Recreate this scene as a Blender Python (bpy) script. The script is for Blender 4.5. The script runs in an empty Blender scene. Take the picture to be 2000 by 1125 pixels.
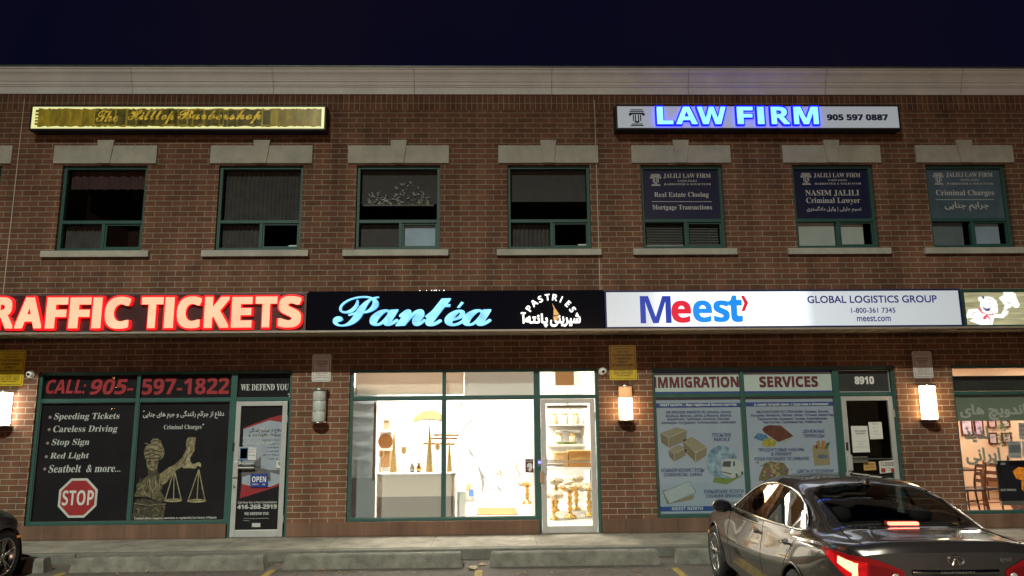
import bpy, bmesh, math, random
from mathutils import Vector, Matrix
random.seed(7)
sc = bpy.context.scene
COL = sc.collection
RAD = math.radians

# ---------------------------------------------------------------- camera
CAM_LOC = Vector((0.0, -12.93, 1.908))
YAW, PIT, ROL, FPX = RAD(1.40708), RAD(9.94147), RAD(-0.53164), 1454.46
FW = Vector((math.sin(YAW) * math.cos(PIT), math.cos(YAW) * math.cos(PIT), math.sin(PIT)))
_r = Vector((math.cos(YAW), -math.sin(YAW), 0)); _u = _r.cross(FW)
RT = _r * math.cos(ROL) + _u * math.sin(ROL)
UP = -_r * math.sin(ROL) + _u * math.cos(ROL)
cd = bpy.data.cameras.new('camera'); cam = bpy.data.objects.new('camera', cd); COL.objects.link(cam)
cd.sensor_width = 36; cd.lens = FPX / 2000 * 36; cd.clip_start = 0.1; cd.clip_end = 500
cam.matrix_world = Matrix(((RT.x, UP.x, -FW.x, CAM_LOC.x), (RT.y, UP.y, -FW.y, CAM_LOC.y), (RT.z, UP.z, -FW.z, CAM_LOC.z), (0, 0, 0, 1)))
sc.camera = cam

# ---------------------------------------------------------------- night sky
w = bpy.data.worlds.new('World'); sc.world = w; w.use_nodes = True
nt = w.node_tree; bg = nt.nodes['Background']
tc = nt.nodes.new('ShaderNodeTexCoord'); ns = nt.nodes.new('ShaderNodeTexNoise')
ns.inputs['Scale'].default_value = 2.2; ns.inputs['Detail'].default_value = 4; ns.inputs['Roughness'].default_value = .55
rp = nt.nodes.new('ShaderNodeValToRGB')
rp.color_ramp.elements[0].position = .36; rp.color_ramp.elements[0].color = (.0022, .0024, .0112, 1)
rp.color_ramp.elements[1].position = .68; rp.color_ramp.elements[1].color = (.0044, .0034, .0098, 1)
nt.links.new(tc.outputs['Generated'], ns.inputs['Vector']); nt.links.new(ns.outputs['Fac'], rp.inputs[0])
nt.links.new(rp.outputs[0], bg.inputs['Color']); bg.inputs['Strength'].default_value = 1.0

# ---------------------------------------------------------------- assumed parking-lot floodlight behind the camera (unseen, set from the sign band's shadow)
ld = bpy.data.lights.new('assumed_floodlight', 'SPOT'); lo = bpy.data.objects.new('assumed_floodlight', ld); COL.objects.link(lo)
lo.location = (-6.0, -22.8, 19.6); lo.scale = (3.0, 1, 1)   # a wide, low throw
aim = Vector((-6.0, -16.0, 0.0)) - Vector(lo.location)
lo.rotation_euler = aim.to_track_quat('-Z', 'Y').to_euler()
ld.energy = 52000; ld.color = (.95, 1.0, .86); ld.shadow_soft_size = .16
ld.spot_size = RAD(97); ld.spot_blend = 1.0

# added warmer light far behind the camera, filling the shade under the sign band
l2 = bpy.data.lights.new('added_fill_light', 'POINT'); o2 = bpy.data.objects.new('added_fill_light', l2); COL.objects.link(o2)
o2.location = (6.5, -44.0, 5.5); l2.energy = 6500; l2.color = (1.0, .56, .38); l2.shadow_soft_size = .3

sc.view_settings.view_transform = 'Standard'; sc.view_settings.look = 'None'
sc.view_settings.exposure = 0.0; sc.view_settings.gamma = 1.0
sc.render.engine = 'CYCLES'
sc.cycles.use_denoising = True
sc.cycles.max_bounces = 10; sc.cycles.transparent_max_bounces = 16
sc.cycles.sample_clamp_indirect = 6.0; sc.cycles.caustics_reflective = False; sc.cycles.caustics_refractive = False

def W(px, py, Y=0.0):
    d = RT * ((px - 1000) / FPX) - UP * ((py - 562.5) / FPX) + FW
    t = (Y - CAM_LOC.y) / d.y
    p = CAM_LOC + d * t
    return (p.x, p.z)

def G(px, py, Z=0.0):
    d = RT * ((px - 1000) / FPX) - UP * ((py - 562.5) / FPX) + FW
    t = (Z - CAM_LOC.z) / d.z
    p = CAM_LOC + d * t
    return (p.x, p.y)

# ---------------------------------------------------------------- materials
MATS = {}
def mat(name, col, rough=.6, metal=0., var=.15, vs=5., bump=0., bs=60., coat=0., spec=.5, es=0., ecol=None, stain=None):
    if name in MATS: return MATS[name]
    m = bpy.data.materials.new(name); m.use_nodes = True; MATS[name] = m
    t = m.node_tree; p = t.nodes['Principled BSDF']
    p.inputs['Roughness'].default_value = rough; p.inputs['Metallic'].default_value = metal
    p.inputs['Coat Weight'].default_value = coat; p.inputs['Coat Roughness'].default_value = .03
    p.inputs['Specular IOR Level'].default_value = spec
    c = t.nodes.new('ShaderNodeTexCoord')
    if var > 0:
        n = t.nodes.new('ShaderNodeTexNoise'); n.inputs['Scale'].default_value = vs; n.inputs['Detail'].default_value = 5; n.inputs['Roughness'].default_value = .65
        r = t.nodes.new('ShaderNodeValToRGB')
        r.color_ramp.elements[0].position = .3; r.color_ramp.elements[1].position = .7
        r.color_ramp.elements[0].color = (*[x * (1 - var) for x in col], 1)
        r.color_ramp.elements[1].color = (*[min(1, x * (1 + var)) for x in (stain or col)], 1)
        t.links.new(c.outputs['Object'], n.inputs['Vector']); t.links.new(n.outputs['Fac'], r.inputs[0])
        t.links.new(r.outputs[0], p.inputs['Base Color'])
    else:
        p.inputs['Base Color'].default_value = (*col, 1)
    if bump > 0:
        n2 = t.nodes.new('ShaderNodeTexNoise'); n2.inputs['Scale'].default_value = bs; n2.inputs['Detail'].default_value = 6
        b = t.nodes.new('ShaderNodeBump'); b.inputs['Strength'].default_value = bump; b.inputs['Distance'].default_value = .02
        t.links.new(c.outputs['Object'], n2.inputs['Vector']); t.links.new(n2.outputs['Fac'], b.inputs['Height']); t.links.new(b.outputs[0], p.inputs['Normal'])
    if es > 0:
        p.inputs['Emission Color'].default_value = (*(ecol or col), 1); p.inputs['Emission Strength'].default_value = es
    return m

def brick_mat(name, rot=False, bw=.2933, rh=.0978, c1=(.172, .078, .045), c2=(.112, .052, .031), mort=(.29, .245, .175), ms=.0075, off=.5):
    m = bpy.data.materials.new(name); m.use_nodes = True; MATS[name] = m
    t = m.node_tree; p = t.nodes['Principled BSDF']; p.inputs['Roughness'].default_value = .88; p.inputs['Specular IOR Level'].default_value = .25
    c = t.nodes.new('ShaderNodeTexCoord'); s = t.nodes.new('ShaderNodeSeparateXYZ'); k = t.nodes.new('ShaderNodeCombineXYZ')
    t.links.new(c.outputs['Object'], s.inputs[0])
    # the reveals run along Y: x + y keeps the courses going round the corner
    a = t.nodes.new('ShaderNodeMath'); a.operation = 'ADD'; t.links.new(s.outputs['X'], a.inputs[0]); t.links.new(s.outputs['Y'], a.inputs[1])
    o = t.nodes.new('ShaderNodeMath'); o.operation = 'ADD'; o.inputs[1].default_value = 100 * rh - .012; t.links.new(s.outputs['Z'], o.inputs[0])
    t.links.new(a.outputs[0], k.inputs['Y' if rot else 'X']); t.links.new(o.outputs[0], k.inputs['X' if rot else 'Y'])
    b = t.nodes.new('ShaderNodeTexBrick'); b.inputs['Scale'].default_value = 1; b.inputs['Brick Width'].default_value = bw; b.inputs['Row Height'].default_value = rh
    b.inputs['Mortar Size'].default_value = ms; b.inputs['Mortar Smooth'].default_value = .25; b.offset = off
    b.inputs['Color1'].default_value = (*c1, 1); b.inputs['Color2'].default_value = (*c2, 1); b.inputs['Mortar'].default_value = (*mort, 1); b.inputs['Bias'].default_value = -.1
    t.links.new(k.outputs[0], b.inputs['Vector'])
    n = t.nodes.new('ShaderNodeTexNoise'); n.inputs['Scale'].default_value = 1.1; n.inputs['Detail'].default_value = 8; n.inputs['Roughness'].default_value = .7
    t.links.new(c.outputs['Object'], n.inputs['Vector'])
    mr = t.nodes.new('ShaderNodeMapRange'); mr.inputs[1].default_value = .30; mr.inputs[2].default_value = .70; mr.inputs[3].default_value = .55; mr.inputs[4].default_value = 1.40
    # run-off streaks down the wall
    mpn = t.nodes.new('ShaderNodeMapping'); mpn.inputs['Scale'].default_value = (2.6, 2.6, .22); t.links.new(c.outputs['Object'], mpn.inputs[0])
    n4 = t.nodes.new('ShaderNodeTexNoise'); n4.inputs['Scale'].default_value = 1.3; n4.inputs['Detail'].default_value = 5; t.links.new(mpn.outputs[0], n4.inputs['Vector'])
    av = t.nodes.new('ShaderNodeMath'); av.operation = 'MULTIPLY_ADD'; av.inputs[1].default_value = .55; t.links.new(n4.outputs['Fac'], av.inputs[0])
    hv = t.nodes.new('ShaderNodeMath'); hv.operation = 'MULTIPLY'; hv.inputs[1].default_value = .45; t.links.new(n.outputs['Fac'], hv.inputs[0]); t.links.new(hv.outputs[0], av.inputs[2])
    t.links.new(av.outputs[0], mr.inputs[0])
    n3 = t.nodes.new('ShaderNodeTexNoise'); n3.inputs['Scale'].default_value = 90; n3.inputs['Detail'].default_value = 3; t.links.new(c.outputs['Object'], n3.inputs['Vector'])
    mr3 = t.nodes.new('ShaderNodeMapRange'); mr3.inputs[3].default_value = .75; mr3.inputs[4].default_value = 1.25; t.links.new(n3.outputs['Fac'], mr3.inputs[0])
    mm = t.nodes.new('ShaderNodeMath'); mm.operation = 'MULTIPLY'; t.links.new(mr.outputs[0], mm.inputs[0]); t.links.new(mr3.outputs[0], mm.inputs[1])
    vm = t.nodes.new('ShaderNodeVectorMath'); vm.operation = 'SCALE'; t.links.new(b.outputs['Color'], vm.inputs[0]); t.links.new(mm.outputs[0], vm.inputs['Scale'])
    t.links.new(vm.outputs[0], p.inputs['Base Color'])
    h = t.nodes.new('ShaderNodeMath'); h.operation = 'MULTIPLY_ADD'; h.inputs[1].default_value = -1.0; t.links.new(b.outputs['Fac'], h.inputs[0])
    nm = t.nodes.new('ShaderNodeMath'); nm.operation = 'MULTIPLY'; nm.inputs[1].default_value = .35; t.links.new(n3.outputs['Fac'], nm.inputs[0]); t.links.new(nm.outputs[0], h.inputs[2])
    bp = t.nodes.new('ShaderNodeBump'); bp.inputs['Strength'].default_value = .7; bp.inputs['Distance'].default_value = .008
    t.links.new(h.outputs[0], bp.inputs['Height']); t.links.new(bp.outputs[0], p.inputs['Normal'])
    return m

def emit(name, col, s, grad=None, axis='X', noise=None):
    """a lit translucent face; grad = [(pos in local metres normalised 0..1 over lo..hi, factor)]"""
    if name in MATS: return MATS[name]
    m = bpy.data.materials.new(name); m.use_nodes = True; MATS[name] = m
    t = m.node_tree; t.nodes.remove(t.nodes['Principled BSDF']); out = t.nodes['Material Output']
    e = t.nodes.new('ShaderNodeEmission'); e.inputs[0].default_value = (*col, 1); e.inputs[1].default_value = s
    d = t.nodes.new('ShaderNodeBsdfPrincipled'); d.inputs['Base Color'].default_value = (*[min(.8, x * .6 + .02) for x in col], 1); d.inputs['Roughness'].default_value = .25
    ad = t.nodes.new('ShaderNodeAddShader'); t.links.new(e.outputs[0], ad.inputs[0]); t.links.new(d.outputs[0], ad.inputs[1]); t.links.new(ad.outputs[0], out.inputs[0])
    val = None
    if grad:
        lo_, hi_, pts = grad
        c = t.nodes.new('ShaderNodeTexCoord'); sp = t.nodes.new('ShaderNodeSeparateXYZ'); t.links.new(c.outputs['Object'], sp.inputs[0])
        mr = t.nodes.new('ShaderNodeMapRange'); mr.inputs[1].default_value = lo_; mr.inputs[2].default_value = hi_; t.links.new(sp.outputs[axis], mr.inputs[0])
        r = t.nodes.new('ShaderNodeValToRGB'); el = r.color_ramp.elements
        while len(el) < len(pts): el.new(.5)
        top = max(p[1] for p in pts)
        for i, (a, b) in enumerate(pts): el[i].position = a; el[i].color = (b / top, b / top, b / top, 1)
        t.links.new(mr.outputs[0], r.inputs[0])
        mu = t.nodes.new('ShaderNodeMath'); mu.operation = 'MULTIPLY'; mu.inputs[1].default_value = s * top; t.links.new(r.outputs[0], mu.inputs[0]); val = mu
    if noise:
        c2 = t.nodes.new('ShaderNodeTexCoord'); n = t.nodes.new('ShaderNodeTexNoise'); n.inputs['Scale'].default_value = noise[0]; n.inputs['Detail'].default_value = 4
        t.links.new(c2.outputs['Object'], n.inputs['Vector'])
        mr2 = t.nodes.new('ShaderNodeMapRange'); mr2.inputs[1].default_value = .3; mr2.inputs[2].default_value = .7; mr2.inputs[3].default_value = noise[1]; mr2.inputs[4].default_value = noise[2]; t.links.new(n.outputs['Fac'], mr2.inputs[0])
        mu2 = t.nodes.new('ShaderNodeMath'); mu2.operation = 'MULTIPLY'; t.links.new(mr2.outputs[0], mu2.inputs[0])
        if val: t.links.new(val.outputs[0], mu2.inputs[1])
        else: mu2.inputs[1].default_value = s
        val = mu2
    if val: t.links.new(val.outputs[0], e.inputs[1])
    return m

def glass_mat(name, tint=(.92, .95, .94), blend=.12, gl=(1, 1, 1), rough=.01):
    m = bpy.data.materials.new(name); m.use_nodes = True; MATS[name] = m
    t = m.node_tree; t.nodes.remove(t.nodes['Principled BSDF']); out = t.nodes['Material Output']
    tr = t.nodes.new('ShaderNodeBsdfTransparent'); tr.inputs[0].default_value = (*tint, 1)
    g = t.nodes.new('ShaderNodeBsdfGlossy'); g.inputs[0].default_value = (*gl, 1); g.inputs['Roughness'].default_value = rough
    l = t.nodes.new('ShaderNodeLayerWeight'); l.inputs['Blend'].default_value = blend
    mx = t.nodes.new('ShaderNodeMixShader'); t.links.new(l.outputs['Fresnel'], mx.inputs[0]); t.links.new(tr.outputs[0], mx.inputs[1]); t.links.new(g.outputs[0], mx.inputs[2]); t.links.new(mx.outputs[0], out.inputs[0])
    return m

def sheet_mat(name, col, transl=.5, var=.06):
    """paper, film or thin fabric that lets light through from behind"""
    m = bpy.data.materials.new(name); m.use_nodes = True; MATS[name] = m
    t = m.node_tree; t.nodes.remove(t.nodes['Principled BSDF']); out = t.nodes['Material Output']
    a = t.nodes.new('ShaderNodeBsdfDiffuse'); a.inputs[0].default_value = (*col, 1)
    b = t.nodes.new('ShaderNodeBsdfTranslucent'); b.inputs[0].default_value = (*col, 1)
    mx = t.nodes.new('ShaderNodeMixShader'); mx.inputs[0].default_value = transl
    t.links.new(a.outputs[0], mx.inputs[1]); t.links.new(b.outputs[0], mx.inputs[2]); t.links.new(mx.outputs[0], out.inputs[0])
    return m

# ---------------------------------------------------------------- mesh builder
BASE = {}
class MB:
    def __init__(s): s.v = []; s.f = []; s.m = []; s.sm = []
    def add(s, vs, fs, mi=0, smooth=False):
        o = len(s.v); s.v += [tuple(p) for p in vs]
        for f in fs: s.f.append([i + o for i in f]); s.m.append(mi); s.sm.append(smooth)
        return s
    def box(s, x0, x1, y0, y1, z0, z1, mi=0):
        v = [(x, y, z) for z in (z0, z1) for y in (y0, y1) for x in (x0, x1)]
        return s.add(v, [(0, 2, 3, 1), (4, 5, 7, 6), (0, 1, 5, 4), (2, 6, 7, 3), (0, 4, 6, 2), (1, 3, 7, 5)], mi)
    def quad(s, a, b, c, d, mi=0): return s.add([a, b, c, d], [(0, 1, 2, 3)], mi)
    def poly(s, pts, y, mi=0, th=0.0):
        """polygon in X,Z facing -Y; th gives it thickness backwards"""
        ar = sum(pts[i][0] * pts[(i + 1) % len(pts)][1] - pts[(i + 1) % len(pts)][0] * pts[i][1] for i in range(len(pts)))
        if ar < 0: pts = pts[::-1]
        n = len(pts); s.add([(p[0], y, p[1]) for p in pts], [list(range(n))], mi)
        if th:
            s.add([(p[0], y, p[1]) for p in pts] + [(p[0], y + th, p[1]) for p in pts], [(i, i + n, (i + 1) % n + n, (i + 1) % n) for i in range(n)] + [list(range(2 * n - 1, n - 1, -1))], mi)
        return s
    def ell(s, cx, cz, rx, rz, y, mi=0, n=28, th=0.):
        return s.poly([(cx + rx * math.cos(i * 2 * math.pi / n), cz + rz * math.sin(i * 2 * math.pi / n)) for i in range(n)], y, mi, th)
    def prism(s, pts_yz, x0, x1, mi=0):
        n = len(pts_yz)
        s.add([(x0, p[0], p[1]) for p in pts_yz] + [(x1, p[0], p[1]) for p in pts_yz], [(i, (i + 1) % n, (i + 1) % n + n, i + n) for i in range(n)] + [list(range(n - 1, -1, -1)), list(range(n, 2 * n))], mi)
        return s
    def tube(s, pts, r, mi=0, n=8, closed=False, caps=True):
        pts = [Vector(p) for p in pts]; N = len(pts); rs = r if isinstance(r, (list, tuple)) else [r] * N
        vs = []; prev = None
        for i, p in enumerate(pts):
            if closed: d = pts[(i + 1) % N] - pts[i - 1]
            else: d = pts[min(i + 1, N - 1)] - pts[max(i - 1, 0)]
            d = d.normalized() if d.length > 1e-9 else Vector((0, 0, 1))
            if prev is None:
                a = Vector((0, 0, 1)) if abs(d.z) < .9 else Vector((1, 0, 0)); e = d.cross(a).normalized()
            else: e = (prev - d * prev.dot(d)).normalized()
            prev = e; b = d.cross(e)
            vs += [p + (e * math.cos(k * 2 * math.pi / n) + b * math.sin(k * 2 * math.pi / n)) * rs[i] for k in range(n)]
        fs = []
        for i in range(N if closed else N - 1):
            j = (i + 1) % N
            fs += [(i * n + k, i * n + (k + 1) % n, j * n + (k + 1) % n, j * n + k) for k in range(n)]
        s.add(vs, fs, mi, True)
        if caps and not closed: s.add(vs[:n], [list(range(n - 1, -1, -1))], mi); s.add(vs[-n:], [list(range(n))], mi)
        return s
    def lathe(s, prof, cx, cy, cz, mi=0, n=20, half=False):
        """prof = [(r, z)]; round about the vertical axis at cx, cy"""
        vs = [(cx + r * math.cos(k * 2 * math.pi / n), cy + r * math.sin(k * 2 * math.pi / n), cz + z) for r, z in prof for k in range(n)]
        fs = [(i * n + k, i * n + (k + 1) % n, (i + 1) * n + (k + 1) % n, (i + 1) * n + k) for i in range(len(prof) - 1) for k in range(n)]
        s.add(vs, fs, mi, True)
        for i in (0, len(prof) - 1):
            if prof[i][0] > 1e-4: s.add(vs[i * n:(i + 1) * n], [list(range(n)) if i else list(range(n - 1, -1, -1))], mi)
        return s
    def sphere(s, c, r, mi=0, n=16, sx=1, sy=1, sz=1):
        m = n // 2; vs = []; fs = []
        for i in range(m + 1):
            a = math.pi * i / m
            for k in range(n): vs.append((c[0] + r * sx * math.sin(a) * math.cos(2 * math.pi * k / n), c[1] + r * sy * math.sin(a) * math.sin(2 * math.pi * k / n), c[2] - r * sz * math.cos(a)))
        for i in range(m):
            for k in range(n): fs.append((i * n + k, i * n + (k + 1) % n, (i + 1) * n + (k + 1) % n, (i + 1) * n + k))
        return s.add(vs, fs, mi, True)

def ob(name, mb, mats, parent=None, base=None, bevel=0.):
    """one mesh object; vertices given in world coordinates"""
    if not isinstance(mats, (list, tuple)): mats = [mats]
    b = BASE.get(parent.name, Vector((0, 0, 0))) if parent else Vector(base or (0, 0, 0))
    me = bpy.data.meshes.new(name)
    me.from_pydata([(v[0] - b.x, v[1] - b.y, v[2] - b.z) for v in mb.v], [], mb.f)
    for m in mats: me.materials.append(m)
    me.polygons.foreach_set('material_index', mb.m); me.polygons.foreach_set('use_smooth', mb.sm); me.update()
    o = bpy.data.objects.new(name, me); COL.objects.link(o)
    if parent: o.parent = parent
    else: o.location = b
    BASE[o.name] = b
    if bevel:
        md = o.modifiers.new('bevel', 'BEVEL'); md.width = bevel; md.segments = 2; md.limit_method = 'ANGLE'
    return o

def thing(name, loc, label, cat, group=None):
    o = bpy.data.objects.new(name, None); COL.objects.link(o); o.location = loc; o.empty_display_size = .1
    BASE[o.name] = Vector(loc); tag(o, label, cat, group); return o
def tag(o, label=None, cat=None, group=None, kind=None):
    if label: o['label'] = label
    if cat: o['category'] = cat
    if group: o['group'] = group
    if kind: o['kind'] = kind
    return o
def copy_tree(o, parent=None, loc=None):
    c = o.copy(); COL.objects.link(c); c.parent = parent
    if loc is not None: c.location = loc
    for ch in o.children: copy_tree(ch, c)
    return c

# ---------------------------------------------------------------- lettering (built-in font only)
def _m(s, A, a, d=None, fix={}):
    o = ''
    for c in s:
        if c in fix: o += fix[c]
        elif 'A' <= c <= 'Z' and A: o += chr(A + ord(c) - 65)
        elif 'a' <= c <= 'z' and a: o += chr(a + ord(c) - 97)
        elif '0' <= c <= '9' and d: o += chr(d + ord(c) - 48)
        else: o += c
    return o
STY = {'sans': lambda s: s, 'bold': lambda s: _m(s, 0x1D5D4, 0x1D5EE, 0x1D7EC, fix={'I': chr(0x1D5EE + 11)} if s.upper() == s else {}), 'bolditalic': lambda s: _m(s, 0x1D63C, 0x1D656, 0x1D7EC),
       'serif': lambda s: _m(s, 0x1D400, 0x1D41A, 0x1D7CE), 'serifitalic': lambda s: _m(s, 0x1D434, 0x1D44E, fix={'h': '\u210e'}),
       'serifbi': lambda s: _m(s, 0x1D468, 0x1D482), 'script': lambda s: _m(s, 0x1D4D0, 0x1D4EA)}
# Arabic letters: isolated, final, initial, medial
AR = {'ا': (0xFE8D, 0xFE8E), 'آ': (0xFE81, 0xFE82), 'د': (0xFEA9, 0xFEAA), 'ذ': (0xFEAB, 0xFEAC), 'ر': (0xFEAD, 0xFEAE), 'ز': (0xFEAF, 0xFEB0), 'ژ': (0xFB8A, 0xFB8B), 'و': (0xFEED, 0xFEEE)}
for _c, _b in (('ب', 0xFE8F), ('ت', 0xFE95), ('ج', 0xFE9D), ('خ', 0xFEA5), ('س', 0xFEB1), ('ش', 0xFEB5), ('ع', 0xFEC9), ('ف', 0xFED1), ('ل', 0xFEDD), ('م', 0xFEE1), ('ن', 0xFEE5), ('ه', 0xFEE9), ('پ', 0xFB56), ('چ', 0xFB7A), ('گ', 0xFB92), ('ک', 0xFB8E), ('ی', 0xFBFC), ('ئ', 0xFE89)):
    AR[_c] = (_b, _b + 1, _b + 2, _b + 3)
def arabic(s):
    o = ''
    for i, c in enumerate(s):
        if c not in AR: o += '' if c == '\u200c' else c; continue
        p = i > 0 and s[i - 1] in AR and len(AR[s[i - 1]]) == 4
        n = len(AR[c]) == 4 and i + 1 < len(s) and s[i + 1] in AR
        o += chr(AR[c][3 if p and n else 2 if n else 1 if p else 0])
    return o[::-1]
TXT = {}
def glyphs(s, style='sans', off=0., ext=0., shear=0., space=1.0):
    k = (s, style, off, ext, shear, space)
    if k in TXT: return TXT[k]
    c = bpy.data.curves.new('lettering', 'FONT'); c.body = arabic(s) if style == 'arabic' else STY[style](s)
    c.size = 1; c.offset = off; c.extrude = ext; c.shear = shear; c.space_character = space; c.resolution_u = 3
    o = bpy.data.objects.new('lettering', c); COL.objects.link(o)
    bpy.context.view_layer.update()
    me = bpy.data.meshes.new_from_object(o.evaluated_get(bpy.context.evaluated_depsgraph_get()))
    vv = [tuple(v.co) for v in me.vertices]
    if style == 'bold' and 'I' in s and s.upper() == s: vv = [(a, min(b, .716), c_) for a, b, c_ in vv]
    r = (vv, [tuple(p.vertices) for p in me.polygons])
    bpy.data.objects.remove(o); bpy.data.curves.remove(c); bpy.data.meshes.remove(me)
    TXT[k] = r; return r
def put(mb, s, box, Y, mi=0, style='sans', off=0., depth=0., side=None, shear=0., space=1.0):
    """set text into an X,Z box (x0, x1, z0, z1) on the plane y = Y; off thickens the strokes (em units) by laying shifted copies;
    depth makes raised letters whose sides take material `side`"""
    x0, x1, z0, z1 = box; off = max(0, off)
    if style == 'sans' and off >= .02 and all(ord(c) < 128 for c in s): style, off = 'bold', max(0, off - .05)
    v, f = glyphs(s, style, 0., .5 if depth else 0., shear, space)
    if not v: return mb
    a, b = min(p[0] for p in v) - off, max(p[0] for p in v) + off; c, d = min(p[1] for p in v) - off, max(p[1] for p in v) + off
    sx = (x1 - x0) / (b - a); sz = (z1 - z0) / max(d - c, 1e-6)
    shifts = [(0, 0)] if off < .002 else [(off * i, off * j) for i in (-1, 0, 1) for j in (-1, 0, 1)]
    for k, (dx, dz) in enumerate(shifts):
        yk = Y - .00015 * k
        vs = [(x0 + (p[0] + dx - a) * sx, yk - (p[2] + .5) * depth if depth else yk, z0 + (p[1] + dz - c) * sz) for p in v]
        o = len(mb.v); mb.v += vs
        for q in f:
            if depth:
                zz = {round(v[i][2], 3) for i in q}; mb.m.append(mi if zz == {.5} or side is None else side)
            else: mb.m.append(mi)
            mb.f.append([i + o for i in q]); mb.sm.append(False)
    return mb
def pbox(x0, x1, y0, y1, Y):
    """photo rectangle -> X,Z box on the wall-parallel plane y = Y"""
    cy = (y0 + y1) / 2; cx = (x0 + x1) / 2
    return (W(x0, cy, Y)[0], W(x1, cy, Y)[0], W(cx, y1, Y)[1], W(cx, y0, Y)[1])
def pp(pts, Y, ox=0, oy=0, z=1.):
    return [W(ox + a / z, oy + b / z, Y) for a, b in pts]
# ================================================================= common materials
BRICK = brick_mat('brick')
SOLDIER = brick_mat('soldier_brick', rot=True, bw=.30, rh=.0978, off=0.0)
BASEBLK = brick_mat('base_block', bw=.437, rh=.5, c1=(.165, .094, .062), c2=(.135, .076, .050), mort=(.10, .07, .05), ms=.006, off=0.)
STONE = mat('limestone', (.40, .39, .325), .85, var=.18, vs=3, bump=.25, bs=70)
CORN = mat('painted_cornice', (.78, .80, .78), .75, var=.12, vs=1.3, bump=.12, bs=30, stain=(.76, .78, .75))
FLASH = mat('metal_flashing', (.16, .19, .16), .45, .5, var=.25, vs=4)
GREEN = mat('green_frame', (.020, .080, .066), .55, .0, var=.12, vs=3)
BLACK = mat('matt_black', (.012, .012, .014), .5, var=.1)
DARKROOM = mat('dark_room', (.03, .026, .024), .9)
ALU = mat('door_aluminium', (.47, .48, .46), .42, .35, var=.08, vs=6)
STEEL = mat('brushed_steel', (.5, .49, .46), .28, .9, var=.1, vs=20)
SOFFIT = mat('soffit_metal', (.46, .38, .28), .5, .1, var=.08)
WPLAST = mat('white_plastic', (.7, .7, .68), .4, var=.05)
GLASS = glass_mat('window_glass', blend=.1)
GLASSD = glass_mat('dark_glass', tint=(.55, .58, .6), blend=.16)

bld = thing('brick_building', (0, 0, 0), 'two storey brown brick shop building with pale cornice and green window frames', 'building')
XL, XR, DEP = -15.0, 17.0, 9.0
ZC = 7.089 * 1.1            # underside of the cornice
zt, zb = 5.856 * 1.1, 4.436 * 1.1
S = 1.1
WIN = [(-10.29, -8.77)] + [(a * S, b * S) for a, b in ((-7.002, -5.642), (-4.478, -3.115), (-2.239, -.878), (.229, 1.589), (2.435, 3.797), (4.965, 6.324), (7.218, 8.58))]
st = 2.509 * S; sb = .211 * S
OPEN = [(-7.058 * S, -3.151 * S), (-2.259 * S, 1.631 * S), (2.484 * S, 6.368 * S), (7.279 * S, 12.3 * S)]
dX = [(W(456, 760)[0], OPEN[0][1]), (W(1050, 755)[0], OPEN[1][1]), (W(1637, 755)[0], OPEN[2][1]), None]
holes = [(a, b, zb, zt) for a, b in WIN]
for (a, b), d in zip(OPEN, dX):
    if d: holes += [(a, d[0], sb, st), (d[0], b, 0.0, st)]
    else: holes.append((a, b, sb, st))
SOLZ = ZC - .30

def holed(mb, x0, x1, z0, z1, holes, y, rev, mi=0):
    xs = sorted({x0, x1} | {min(max(v, x0), x1) for h in holes for v in h[:2]}); zs = sorted({z0, z1} | {min(max(v, z0), z1) for h in holes for v in h[2:]})
    def hol(x, z): return any(h[0] < x < h[1] and h[2] < z < h[3] for h in holes)
    for i in range(len(xs) - 1):
        for j in range(len(zs) - 1):
            cx, cz = (xs[i] + xs[i + 1]) / 2, (zs[j] + zs[j + 1]) / 2
            if hol(cx, cz): continue
            a, b, c, d = xs[i], xs[i + 1], zs[j], zs[j + 1]
            mb.quad((a, y, c), (b, y, c), (b, y, d), (a, y, d), mi)
            if i and hol((xs[i - 1] + a) / 2, cz): mb.quad((a, y, d), (a, y + rev, d), (a, y + rev, c), (a, y, c), mi)
            if i < len(xs) - 2 and hol((xs[i + 2] + b) / 2, cz): mb.quad((b, y, c), (b, y + rev, c), (b, y + rev, d), (b, y, d), mi)
            if j and hol(cx, (zs[j - 1] + c) / 2): mb.quad((a, y, c), (a, y + rev, c), (b, y + rev, c), (b, y, c), mi)
            if j < len(zs) - 2 and hol(cx, (zs[j + 2] + d) / 2): mb.quad((a, y, d), (b, y, d), (b, y + rev, d), (a, y + rev, d), mi)
    return mb
mb = MB(); holed(mb, XL, XR, .23, SOLZ, [h for h in holes], 0., .20)
mb.box(XL, XL + .2, .21, DEP, 0, ZC + .3); mb.box(XR - .2, XR, .21, DEP, 0, ZC + .3); mb.box(XL + .2, XR - .2, DEP - .2, DEP, 0, ZC + .3)
ob('brick_wall', mb, BRICK, bld)
mb = MB(); mb.quad((XL, 0, SOLZ), (XR, 0, SOLZ), (XR, 0, ZC + .02), (XL, 0, ZC + .02)); ob('soldier_course', mb, SOLDIER, bld)
mb = MB()
segs = [XL]
for (a, b), d in zip(OPEN, dX):
    if d: segs += [d[0], d[1]]
segs.append(XR)
for i in range(0, len(segs), 2): mb.box(segs[i], segs[i + 1], -.012, .2, -.02, .232)
ob('base_course', mb, BASEBLK, bld, bevel=.006)

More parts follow.
